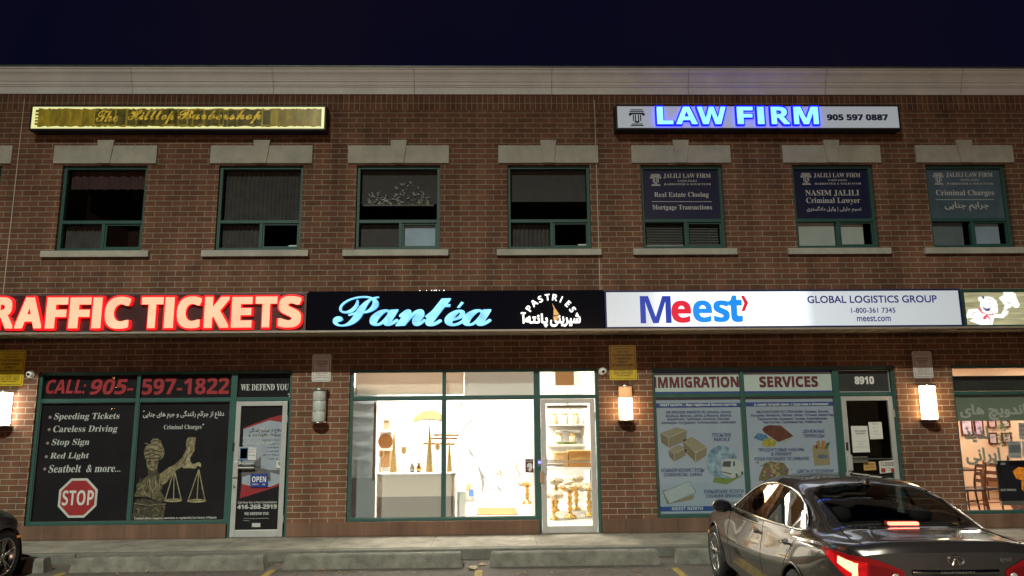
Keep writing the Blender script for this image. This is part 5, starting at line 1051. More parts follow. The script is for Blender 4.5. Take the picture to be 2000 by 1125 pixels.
t = card('paper_notice', 'brown FACE MASKS notice with a masked head on the bakery window', 'notice', [(1026, 896), (1042, 896), (1042, 923), (1026, 923)], .095, mat('maroon_notice', (.12, .035, .03), .5), [('FACE MASKS', .1, .9, .05, .12, 'sans', .03), ('REQUIRED', .15, .85, .18, .24, 'sans', .03)], ink=WPLAST)
q = [W(1026 + a * 16, 896 + b * 27, .095) for a, b in ((.2, .55), (.25, .38), (.5, .30), (.8, .36), (.88, .55), (.8, .75), (.62, .92), (.42, .9), (.4, .78), (.2, .8))]; mb = MB(); mb.poly(q, .093); mb.poly([W(1026 + a * 16, 896 + b * 27, .095) for a, b in ((.2, .62), (.45, .58), (.42, .76), (.2, .78))], .092, 1); ob('head_emblem', mb, [WPLAST, mat('mask_brown', (.2, .08, .05), .5)], t)
X0, X1, Z0, Z1 = cbox(1084.5, 1121, 724, 753, .3); t = thing('hanging_card', ((X0 + X1) / 2, .3, Z0), 'blank tan card hanging on a rod in the bakery door transom', 'card'); mb = MB(); mb.box(X0, X1, .3, .306, Z0, Z1 - .02); ob('sheet', mb, sheet_mat('tan_sheet', (.62, .45, .30), .5), t); mb = MB(); mb.tube([(X0 - .05, .303, Z1 - .01), (X1 + .05, .303, Z1 - .01)], .012); ob('rod', mb, mat('tan_rod', (.5, .38, .26), .5), t)
t = thing('wall_shelf', (W(1122, 830, 4.6)[0], 4.6, W(1122, 830, 4.6)[1]), 'pale shelves of jars on the back wall behind the bakery door', 'shelf')
for y in (828, 868): X0, X1, Z0, Z1 = cbox(1072, 1172, y, y + 3, 4.6); mb = MB(); mb.box(X0, X1, 4.5, 5.19, Z0, Z1); ob('shelf_board', mb, mat('shelf_beige', (.70, .64, .55), .6), t)
JM = [mat('honey_jar', (.58, .44, .28), .2, var=.2), mat('olive_jar', (.50, .50, .40), .2, var=.2), mat('cream_jar', (.68, .64, .56), .3)]
for k, (px, y, c, lab) in enumerate(((1082, 828, 0, 'pale honey coloured jar at the left of the upper jar shelf'), (1103, 828, 2, 'cream coloured jar second on the upper jar shelf'), (1125, 828, 1, 'pale olive jar third on the upper jar shelf'), (1150, 828, 0, 'pale honey coloured jar at the right of the upper jar shelf'), (1092, 868, 1, 'pale olive jar on the lower jar shelf'), (1118, 868, 0, 'pale honey coloured jar on the lower jar shelf'), (1146, 868, 2, 'cream coloured jar on the lower jar shelf'))):
    X, Z = W(px, y, 4.7); t = thing('jar', (X, 4.7, Z), lab, 'jar', 'jars on the bakery back wall'); mb = MB(); mb.lathe([(.07, 0), (.085, .03), (.085, .17), (.06, .20)], X, 4.7, Z + .002, n=14); ob('body', mb, JM[c], t); mb = MB(); mb.lathe([(.062, .20), (.066, .205), (.066, .235), (.0, .24)], X, 4.7, Z + .003, n=14); ob('lid', mb, GOLD, t)
for k, (px, lab) in enumerate(((805, 'small dark and silver ornament standing on the counter'), (818, 'small gold ornament standing on the counter near the tallest cone tree'))):
    X = W(px, 915, 1.1)[0]; t = thing('counter_ornament', (X, 1.1, zc), lab, 'ornament'); mb = MB(); mb.lathe([(.03, 0), (.045, .03), (.05, .08), (.02, .13), (.03, .15), (.0, .17)], X, 1.1, zc + .002, n=14); ob('body', mb, STEEL if k == 0 else GOLD, t); mb = MB(); mb.lathe([(.036, .0), (.04, .004), (.04, .016), (.036, .02)], X, 1.1, zc + .003, n=14); ob('foot', mb, BLACK, t)
# thin panels closing the two wide transoms from inside
TP = sheet_mat('transom_panel', (.78, .69, .61), .48); zz0 = W(780, 772, .26)[1]
xk = mulls[1][0]
for lab, a, b, m, z0 in (('pinkish panel closing the left bakery transom', OPEN[1][0] + .05, xk + .33, TP, W(780, 769, .26)[1]), ('pale grey panel closing the middle bakery transom', xk + .345, dX[1][0] - .02, sheet_mat('transom_grey', (.74, .71, .68), .44), ztr - .02)):
    t = thing('transom_panel', ((a + b) / 2, .26, z0), lab, 'panel'); mb = MB(); mb.box(a, b, .26, .275, z0, st + .1); ob('sheet', mb, m, t); mb = MB(); mb.tube([(a, .267, z0 - .008), (b, .267, z0 - .008)], .008); ob('hem_bar', mb, WPAINT, t)
X, Z = W(1053.5, 903, .03); t = thing('door_sensor', (X, .04, Z), 'small door sensor with a glowing blue light beside the bakery door', 'sensor'); mb = MB(); mb.box(X - .03, X + .03, .03, .048, Z - .07, Z + .05); ob('case', mb, mat('sensor_grey', (.12, .13, .2), .4), t); mb = MB(); mb.sphere((X, .028, Z), .022, n=12); ob('lamp', mb, emit('blue_led', (.12, .12, 1), 6.), t)
X, Z = W(1058, 930, .02); t = thing('door_tag', (X, .03, Z), 'tan tag hanging from the bakery door handle', 'tag'); mb = MB(); mb.box(X - .03, X + .035, .0, .012, Z - .11, Z + .08); ob('sheet', mb, mat('tan_tag', (.42, .24, .14), .6), t, bevel=.004)

# ================================================================= restaurant
Yr = .112; F0, F1 = OPEN[3]; rm = mulls[3][0]
SAGE = sheet_mat('sage_film', (.24, .28, .22), .35); GREYL = sheet_mat('grey_letter_film', (.50, .52, .46), .15)
zs0 = W(1930, 822, Yr)[1]
t = thing('window_film', (F0 + 1, Yr, zs0), 'sage green film band with large grey Persian lettering across the restaurant window', 'window film')
mb = MB(); mb.box(F0 + .066, rm - .031, Yr, Yr + .003, zs0, zhi); ob('film', mb, SAGE, t)
mb = MB(); put(mb, 'اندویچ های', cbox(1874.5, 2003, 789, 820.5, Yr), Yr - .004, 0, 'arabic', off=.03)
ob('lettering', mb, GREYL, t); mb = MB(); GREYD = sheet_mat('dull_letter_film', (.30, .31, .26), .04)
put(mb, 'لذیذ', cbox(1883, 1931, 832, 864, Yr), Yr - .004, 0, 'arabic', off=.03); put(mb, 'ایرانی', cbox(1886, 1954, 874, 908, Yr), Yr - .004, 0, 'arabic', off=.03)
ob('lettering', mb, GREYD, t)
X0, X1, Z0, Z1 = cbox(1863, 2060, 735, 762, .28); t = thing('menu_board', ((X0 + X1) / 2, .28, Z0), 'long black board across the restaurant window transom', 'board'); mb = MB(); mb.box(X0, X1, .28, .30, Z0, Z1); ob('panel', mb, mat('charcoal_panel', (.03, .032, .028), .6, var=.2), t); mb = MB(); frame_bars(mb, X0 - .01, X1 + .01, Z0 - .01, Z1 + .01, .02, .27, .31); ob('frame', mb, BLACK, t)
X0, X1, Z0, Z1 = cbox(1950, 2080, 899, 978, .30); t = thing('poster_screen', ((X0 + X1) / 2, .3, Z0), 'black advertising poster panel with an orange glow inside the restaurant window', 'screen')
mb = MB(); mb.box(X0, X1, .30, .335, Z0, Z1); ob('panel', mb, mat('black_poster', (.015, .015, .02), .3), t)
m = emit('poster_orange', (.75, .22, .01), .5, noise=(22, .0, 1.5)); mb = MB(); mb.poly(pp([(1978, 920), (1990, 912), (2010, 915), (2018, 930), (2005, 940), (1985, 935)], .295), .297); mb.poly(pp([(1995, 938), (2000, 940), (1999, 960), (1996, 955)], .295), .297); ob('printed_flame', mb, m, t)
mb = MB(); put(mb, 'NEW', cbox(1954, 1964, 904, 908, .295), .2985, 0, 'sans', off=.02); put(mb, 'HOT DRINKS', cbox(1955, 1985, 955, 959, .295), .2985, 0, 'sans', off=.02); ob('lettering', mb, WV, t)
mb = MB(); mb.box(X0 + .005, X1, .29, .345, Z0 - .07, Z0 - .002); ob('silver_bar', mb, STEEL, t)
WOODD = mat('dark_wood', (.085, .035, .02), .35, var=.3, vs=8); WOODL = mat('reddish_wood', (.16, .06, .03), .35, var=.3, vs=8); SEATM = mat('vinyl_seat', (.05, .035, .04), .25)
def chair(label, x, y, ang, m):
    t = thing('dining_chair', (x, y, .012), label, 'chair', 'wooden restaurant chairs'); ca, sa = math.cos(ang), math.sin(ang)
    def tr(mb):
        mb.v = [(x + p[0] * ca - p[1] * sa, y + p[0] * sa + p[1] * ca, p[2] + .012) for p in mb.v]; return mb
    mb = MB(); mb.box(-.21, .21, -.21, .21, .43, .475); ob('seat', tr(mb), SEATM, t, bevel=.015)
    for sx in (-.19, .19):
        mb = MB(); mb.tube([(sx, .19, 0), (sx, .19, .43)], [.016, .022], n=6); ob('leg', tr(mb), m, t)
        mb = MB(); mb.tube([(sx, -.24, 0), (sx, -.19, .42), (sx, -.20, .6), (sx, -.27, .98)], [.018, .024, .024, .018], n=6); ob('leg', tr(mb), m, t)
        mb = MB(); mb.tube([(sx, .19, .2), (sx, -.21, .2)], .012, n=6); ob('stretcher', tr(mb), m, t)
    for z, yy in ((.62, -.205), (.75, -.228), (.9, -.255)): mb = MB(); mb.box(-.18, .18, yy - .012, yy + .012, z - .035, z + .035); ob('back_slat', tr(mb), m, t)
for lab, px, py, a, m in (('dark wooden chair nearest the left of the restaurant window, its back to the right', 1899, 1003, 1.45, WOODD), ('reddish wooden chair just behind the nearest dark chair', 1925, 1000, 1.75, WOODL), ('dark wooden chair partly behind the black poster panel', 1953, 976, .9, WOODD), ('wooden chair at the back left under the Persian lettering', 1888, 960, -1.2, WOODL)):
    gx, gy = G(px, py, .012); gy = max(gy, .75); chair(lab, gx, gy, a, m)
for lab, px, py, s_ in (('dark wooden table at the left behind the restaurant window', 1872, 985, .42), ('dark wooden table farther back in the restaurant', 1938, 965, .45)):
    gx, gy = G(px, py, .012); gy = max(gy, 1.2); t = thing('dining_table', (gx, gy, .012), lab, 'table', 'dark restaurant tables')
    mb = MB(); mb.box(gx - s_, gx + s_, gy - s_, gy + s_, .73, .765); ob('table_top', mb, WOODD, t, bevel=.006)
    for sx in (-1, 1):
        for sy in (-1, 1): mb = MB(); mb.box(gx + sx * (s_ - .06) - .03, gx + sx * (s_ - .06) + .03, gy + sy * (s_ - .06) - .03, gy + sy * (s_ - .06) + .03, .012, .729); ob('leg', mb, WOODD, t)
FR = mat('dark_red_frame', (.10, .025, .02), .4)
Yw = 4.17
for k, (x0, x1, y0, y1, c, lab) in enumerate(((1877, 1900, 818, 851, (.55, .42, .5), 'large colourful picture left of its twin on the restaurant wall'), (1903, 1921, 818, 851, (.5, .35, .45), 'colourful picture second from the window edge on the restaurant wall'), (1929, 1946, 818, 836.5, (.5, .36, .34), 'small framed picture top of the pair beside the plant'), (1955, 1973, 818, 835, (.42, .36, .3), 'small framed picture with pale print above the white papers'), (1931, 1948, 845, 868, (.62, .5, .55), 'framed picture with pink white print below the top pair'), (1957, 1976, 845, 866, (.36, .31, .27), 'framed grey picture behind the trailing plant'))):
    X0, X1, Z0, Z1 = cbox(x0, x1, y0, y1, Yw); t = thing('framed_picture', ((X0 + X1) / 2, Yw, Z0), lab, 'picture', 'framed pictures on the restaurant wall')
    mb = MB(); frame_bars(mb, X0, X1, Z0, Z1, .03, Yw - .01, Yw + .025); ob('frame', mb, FR, t); mb = MB(); mb.box(X0 + .03, X1 - .03, Yw, Yw + .02, Z0 + .03, Z1 - .03); ob('print', mb, mat('picture_print_%s' % 'abcdef'[k], c, .6, var=.7, vs=9), t)
t = thing('trailing_plant', (W(1958, 850, 4.0)[0], 4.0, W(1958, 870, 4.0)[1]), 'thin trailing green plant between framed pictures', 'plant'); mb = MB(); st_ = MB()
P0 = [W(x, y, 4.05) for x, y in ((1956, 815), (1954, 830), (1958, 845), (1952, 858), (1960, 868))]; st_.tube([(a, 4.05, b) for a, b in P0], .006, n=5)
for k in range(40):
    u = random.random() * 3.99; i = int(u); f_ = u - i; X = P0[i][0] + (P0[i + 1][0] - P0[i][0]) * f_ + random.gauss(0, .1); Z = P0[i][1] + (P0[i + 1][1] - P0[i][1]) * f_ + random.gauss(0, .05); a = random.random() * 6.28; l = .05
    mb.add([(X, 4.03, Z), (X + l * math.cos(a) - .02 * math.sin(a), 4.0, Z + l * math.sin(a) + .02 * math.cos(a)), (X + 1.9 * l * math.cos(a), 4.02, Z + 1.9 * l * math.sin(a)), (X + l * math.cos(a) + .02 * math.sin(a), 4.04, Z + l * math.sin(a) - .02 * math.cos(a))], [(0, 1, 2, 3)])
ob('stem', st_, mat('plant_stem', (.1, .12, .05), .7), t); ob('leaves', mb, mat('houseplant_leaf', (.10, .14, .06), .5, var=.4, vs=20), t)
for lab, a, b, c, d, rows in (('grey and white flyer taped inside the restaurant window', 1968, 1994, 862, 895, [('MENU', .2, .8, .06, .12, 'sans', .02), ('lunch and dinner', .2, .8, .85, .9, 'sans', .01)]), ('white flyer at the cut right edge of the restaurant window', 1996, 2022, 862, 893, [('OPEN', .2, .8, .06, .12, 'sans', .02)]), ('white poster with red printing high in the restaurant window', 1989, 2016, 826, 858, [('SPECIAL', .12, .8, .12, .25, 'sans', .03), ('KEBAB', .12, .8, .4, .5, 'sans', .03), ('COMBO', .12, .8, .65, .76, 'sans', .03)])):
    card('window_flyer', lab, 'flyer', [(a, c), (b, c), (b + 2, d), (a + 2, d)], .125, sheet_mat('flyer_%d' % c if False else 'flyer_paper', (.46, .46, .46), .3) if 'flyer_paper' not in MATS else MATS['flyer_paper'], rows, ink=NRED if 'red' in lab else NBLK, bands=[(mat('flyer_grey_print', (.16, .17, .17), .6, var=.3, vs=9), [(.1, .2), (.9, .2), (.9, .68), (.1, .68)])] if 'grey' in lab else ())
gx, gy = G(1990, 1000, .012); t = thing('flower_pot', (gx, gy, .012), 'small round pot standing below the black poster panel', 'pot'); mb = MB(); mb.lathe([(.08, 0), (.13, .12), (.14, .16), (.12, .16), (.1, .1)], gx, gy, .012, n=18); ob('pot', mb, mat('mauve_pot', (.14, .08, .08), .4), t)
mb = MB(); 
for s in (-1, 1): mb.tube([(gx + s * .12, gy, .17), (gx + s * .1, gy, .45)], .01, n=6)
ob('handle', mb, mat('pot_wire', (.1, .07, .06), .4), t)

# ================================================================= wheel stops, markings, litter
WS = mat('wheel_stop_concrete', (.138, .130, .106), .92, var=.35, vs=5, bump=.6, bs=45, stain=(.145, .137, .112))
ys_f = G(720, 1111, -.15)[1]
def wheel_stop(label, px0, px1):
    x0, x1 = G(px0, 1100, -.06)[0], G(px1, 1100, -.06)[0]; y0 = ys_f; h_ = .19
    t = thing('wheel_stop', ((x0 + x1) / 2, y0, -.15), label, 'wheel stop', 'concrete wheel stops along the kerb')
    mb = MB(); n = 24; prof = [(0, 0), (.03, h_ * .92), (.055, h_), (.175, h_), (.20, h_ * .92), (.23, 0)]; vs = []
    for i in range(n + 1):
        x = x0 + (x1 - x0) * i / n; e = min(1, min(i, n - i) / 1.0)
        for y, z in prof:
            dz = z * (.0 if e == 0 else 1) if False else z
            xx = x + (.035 * z / h_ if i == 0 else -.035 * z / h_ if i == n else 0)
            vs.append((xx, y0 + y + random.uniform(-.002, .002), -.149 + dz + (random.uniform(-.006, .004) if z > .1 else 0)))
    m_ = len(prof); fs = [(i * m_ + k, (i + 1) * m_ + k, (i + 1) * m_ + k + 1, i * m_ + k + 1) for i in range(n) for k in range(m_ - 1)]
    mb.add(vs, fs); mb.add(vs[:m_], [list(range(m_))]); mb.add(vs[-m_:], [list(range(m_ - 1, -1, -1))])
    ob('block', mb, WS, t, bevel=.008)
    for u in (.17, .83): mb = MB(); mb.lathe([(.013, 0), (.013, .006), (.0, .008)], x0 + (x1 - x0) * u, y0 + .115, -.149 + h_ - .004, n=10); ob('anchor_pin', mb, mat('rusty_pin', (.12, .07, .04), .8, .4), t)
for lab, a, b in (('wheel stop at the far left beside the dark car', -240, 106), ('wheel stop below the traffic ticket window', 152, 517), ('wheel stop below the left half of the bakery window', 552, 903), ('wheel stop below the bakery door', 955, 1302), ('wheel stop mostly hidden by the grey sedan', 1336, 1690), ('wheel stop hidden beyond the grey sedan at the restaurant', 1735, 2085)): wheel_stop(lab, a, b)
YL = mat('yellow_road_paint', (.26, .18, .04), .85, var=.6, vs=18)
for k, (px, py) in enumerate(((118, 1122), (530, 1116), (935, 1117), (1320, 1112))):
    x, y = G(px, py, -.15); mb = MB(); mb.add([(x - .05 + dx, y + .10 - 5 * s, -.146) for dx, s in ((0, 1), (.1, 1), (.1, 0), (0, 0))], [(0, 1, 2, 3)]); tag(ob('road_marking', mb, YL), kind='structure')
LEAF = [mat('ochre_leaf', (.38, .22, .05), .7, var=.4, vs=30), mat('brown_leaf', (.16, .09, .045), .8, var=.4, vs=30), mat('pale_leaf_litter', (.26, .19, .10), .8, var=.4, vs=30)]
def leaf(mb, x, y, s, k, z=-.145):
    a = random.random() * 6.28; n = 7; vs = [(x, y, z + s * .25)]
    for i in range(n): r = s * (1 if i % 2 == 0 else .55); b = a + i * 2 * math.pi / n; vs.append((x + r * math.cos(b), y + r * math.sin(b) * .8, z + random.uniform(0, .5) * s))
    mb.add(vs, [(0, i + 1, (i + 1) % n + 1) for i in range(n)], k)
mb = MB()
for px, py, sp, n in ((630, 1117, 18, 9), (675, 1118, 22, 12), (705, 1117, 10, 4), (805, 1119, 30, 5), (1015, 1119, 12, 6), (1140, 1117, 40, 4), (1245, 1116, 14, 12), (1090, 1118, 50, 8), (590, 1119, 30, 5), (480, 1120, 20, 4), (1300, 1114, 20, 4), (300, 1121, 60, 4), (945, 1104, 12, 4), (540, 1106, 10, 3)):
    for k in range(n): x, y = G(random.gauss(px, sp * .5), random.gauss(py, 1.6), -.15); leaf(mb, x, y, random.uniform(.015, .036), random.choice((0, 1, 1, 2)))
tag(ob('leaf_litter', mb, LEAF), 'scattered small dry leaves along the foot of the wheel stops', 'leaves', kind='stuff')
for lab, px, py, s, k in (('bright yellow leaf lying in the gap right of the bakery wheel stop', 940, 1104, .055, 0), ('yellow leaf lying in the gap beside the leftmost wheel stop', 139, 1105, .045, 0), ('curled brown leaf in front of the wheel stop left of the bakery', 583, 1112, .045, 2)):
    x, y = G(px, py, -.15); mb = MB(); leaf(mb, x, y, s, 0); o = ob('fallen_leaf', mb, LEAF[k], base=(x, y, -.15)); tag(o, lab, 'leaf', 'single fallen leaves')
x, y = G(924, 1113, -.15); mb = MB(); random.seed(3)
mb.sphere((x, y, -.125), .05, n=10, sx=1.3, sz=.5); mb.v = [(a + random.uniform(-.012, .012), b + random.uniform(-.01, .01), max(-.149, c + random.uniform(-.012, .012))) for a, b, c in mb.v]; mb.sm = [False] * len(mb.sm)
tag(ob('crumpled_wrapper', mb, mat('paper_wrapper', (.42, .33, .2), .7, var=.3, vs=20), base=(x, y, -.15)), 'crumpled tan paper wrapper lying beside a yellow parking line', 'litter')
# ================================================================= cars
def spl(keys, y):
    if y <= keys[0][0]: return keys[0][1]
    if y >= keys[-1][0]: return keys[-1][1]
    i = max(k for k in range(len(keys) - 1) if keys[k][0] <= y)
    def sl(a): return (keys[a + 1][1] - keys[a][1]) / (keys[a + 1][0] - keys[a][0])
    def tg(a):
        if a == 0: return sl(0)
        if a == len(keys) - 1: return sl(a - 1)
        p, q = sl(a - 1), sl(a); return 0 if p * q <= 0 else 2 * p * q / (p + q)
    h = keys[i + 1][0] - keys[i][0]; u = (y - keys[i][0]) / h
    return (2 * u ** 3 - 3 * u * u + 1) * keys[i][1] + (u ** 3 - 2 * u * u + u) * h * tg(i) + (-2 * u ** 3 + 3 * u * u) * keys[i + 1][1] + (u ** 3 - u * u) * h * tg(i + 1)
K = {
 'zc': [(0, .985), (.03, 1.035), (.09, 1.062), (.3, 1.068), (.60, 1.085), (.9, 1.20), (1.2, 1.315), (1.5, 1.40), (1.8, 1.436), (2.2, 1.447), (2.6, 1.418), (2.85, 1.36), (3.1, 1.245), (3.4, 1.09), (3.55, 1.035), (3.8, 1.005), (4.2, .945), (4.5, .865), (4.7, .75), (4.82, .62)],
 'zr': [(0, .975), (.03, 1.02), (.09, 1.048), (.3, 1.052), (.60, 1.068), (.9, 1.17), (1.2, 1.275), (1.5, 1.345), (1.8, 1.372), (2.2, 1.378), (2.6, 1.345), (2.85, 1.285), (3.1, 1.175), (3.4, 1.045), (3.55, 1.01), (3.8, .985), (4.2, .92), (4.5, .835), (4.7, .71), (4.82, .58)],
 'xr': [(0, .46), (.3, .50), (.6, .585), (.9, .60), (1.2, .595), (1.5, .585), (1.8, .575), (2.6, .575), (3.1, .62), (3.4, .66), (3.55, .66), (4.2, .60), (4.82, .40)],
 'zb': [(0, .945), (.05, .985), (.12, 1.005), (.3, 1.01), (.62, 1.005), (1, .985), (1.5, .965), (2.5, .945), (3.3, .935), (3.6, .94), (4.2, .86), (4.5, .775), (4.7, .66), (4.82, .55)],
 'xb': [(0, .68), (.06, .72), (.3, .765), (.62, .795), (1, .815), (1.5, .83), (2.5, .835), (3.3, .835), (3.8, .81), (4.2, .78), (4.5, .72), (4.82, .52)],
 'z4': [(0, .86), (.3, .90), (1, .875), (2, .83), (3, .80), (3.9, .80), (4.4, .72), (4.82, .5)],
 'x4': [(0, .72), (.06, .755), (.15, .795), (.4, .855), (.8, .880), (1.2, .882), (2, .862), (3, .858), (3.9, .880), (4.2, .89), (4.5, .82), (4.82, .60)],
 'x3': [(0, .72), (.06, .755), (.15, .795), (.4, .858), (.8, .905), (1.2, .915), (2, .905), (3, .902), (3.9, .912), (4.2, .885), (4.5, .82), (4.82, .60)],
 'x2': [(0, .70), (.06, .74), (.15, .785), (.4, .845), (.8, .885), (1.2, .893), (2, .892), (3, .890), (3.9, .895), (4.2, .875), (4.5, .81), (4.82, .58)],
 'z1': [(0, .34), (.3, .26), (.8, .22), (4.0, .22), (4.5, .24), (4.82, .30)],
}
LCAR = 4.82
def csec(y, n=8):
    g = {k: spl(v, y) for k, v in K.items()}
    P = [(max(.2, g['x2'] - .28), g['z1'] - .02), (g['x2'] - .05, g['z1']), (g['x2'], g['z1'] + .2 * (g['z4'] - .25) / .6), (g['x3'], g['z1'] * .35 + g['z4'] * .65), (g['x4'], g['z4']),
         (g['x4'] * .55 + g['xb'] * .45, g['z4'] * .42 + g['zb'] * .58), (g['xb'], g['zb']), (g['xb'] * .47 + g['xr'] * .53 + .014, g['zb'] * .47 + g['zr'] * .53), (g['xr'], g['zr']), (g['xr'] * .52, g['zr'] * .22 + g['zc'] * .78), (0, g['zc'])]
    out = []; N = len(P)
    for i in range(N - 1):
        p0 = P[i - 1] if i else P[0]; p1, p2 = P[i], P[i + 1]; p3 = P[i + 2] if i + 2 < N else (-P[N - 2][0], P[N - 2][1])
        for k in range(n):
            u = k / n; c = [.5 * (2 * p1[j] + (p2[j] - p0[j]) * u + (2 * p0[j] - 5 * p1[j] + 4 * p2[j] - p3[j]) * u * u + (3 * p1[j] - p0[j] - 3 * p2[j] + p3[j]) * u ** 3) for j in (0, 1)]
            out.append((c[0], c[1]))
    out.append(P[-1]); return out
def bow(y, x):
    b = .17 * max(0, 1 - y / .6) ** 2 if y < .6 else (-.50 * ((y - 3.9) / .92) ** 2 if y > 3.9 else 0)
    return b * (abs(x) / .8) ** 2.4
SEC = {}
def sec(y):
    k = round(y, 3)
    if k not in SEC: SEC[k] = csec(k)
    return SEC[k]
def side_x(y, z):
    s = sec(y); b = None
    for i in range(8, len(s) - 17):
        if s[i][1] <= z <= s[i + 1][1]:
            u = (z - s[i][1]) / max(1e-6, s[i + 1][1] - s[i][1]); b = s[i][0] + (s[i + 1][0] - s[i][0]) * u
    return b if b is not None else s[-17][0]
def top_z(x, y):
    s = sec(y); x = abs(x)
    for i in range(len(s) - 1, 40, -1):
        if s[i][0] <= x <= s[i - 1][0]: return s[i][1] + (s[i - 1][1] - s[i][1]) * (x - s[i][0]) / max(1e-6, s[i - 1][0] - s[i][0])
    return s[60][1]
DLO_LO = [(.98, 1.03), (1.05, 1.012), (1.5, .995), (2.4, .975), (3.3, .962)]
DLO_HI = [(.98, 1.035), (1.02, 1.085), (1.1, 1.145), (1.25, 1.222), (1.5, 1.295), (1.8, 1.333), (2.15, 1.342), (2.5, 1.315), (2.75, 1.255), (3.0, 1.145), (3.2, 1.03), (3.3, .966)]
RG_LO = [(0, .60), (.3, .61), (.5, .65), (.57, .71)]; RG_HI = [(0, 1.50), (.3, 1.49), (.46, 1.46), (.57, 1.33)]
WS_LO = [(0, 2.66), (.4, 2.68), (.57, 2.74)]; WS_HI = [(0, 3.50), (.4, 3.46), (.6, 3.36)]
def in_side(y, z, e): return DLO_LO[0][0] + e < y < DLO_LO[-1][0] - e and spl(DLO_LO, y) + e < z < spl(DLO_HI, y) - e
def in_top(x, y, lo, hi, e): x = abs(x); return x < lo[-1][0] - e and spl(lo, x) + e < y < spl(hi, x) - e
YR_, YF_, RW = 1.07, 3.93, .335

import numpy as np
_q = [(y, z) for y in [1.05 + .1 * k for k in range(22)] for z in [spl(DLO_LO, y) + (spl(DLO_HI, y) - spl(DLO_LO, y)) * j / 6 for j in range(7)]]
_A = np.array([[1, z - 1, (z - 1) ** 2, y - 2, (y - 2) ** 2, (y - 2) * (z - 1)] for y, z in _q]); _GC = np.linalg.lstsq(_A, np.array([side_x(y, z) for y, z in _q]), rcond=None)[0]
def glass_x(y, z): return float(np.dot(_GC, [1, z - 1, (z - 1) ** 2, y - 2, (y - 2) ** 2, (y - 2) * (z - 1)]))
PAINT = mat('metallic_grey_paint', (.058, .048, .045), .24, .75, var=0, coat=1.0)
CHROME = mat('car_chrome', (.75, .74, .72), .08, 1.0, var=0); BLKP = mat('black_car_plastic', (.012, .012, .013), .35, var=0); RUB = mat('tyre_rubber', (.018, .018, .019), .75, var=.2, vs=20)
CGLASS = glass_mat('car_glass', tint=(.42, .44, .42), blend=.28); RIM = mat('alloy_rim', (.42, .41, .40), .25, .9, var=0); CABIN = mat('cabin_dark', (.02, .017, .016), .8, var=.1); TAN = mat('cabin_beige', (.16, .125, .095), .7, var=.1)
SEAM = mat('panel_gap', (.004, .004, .004), .8, var=0)
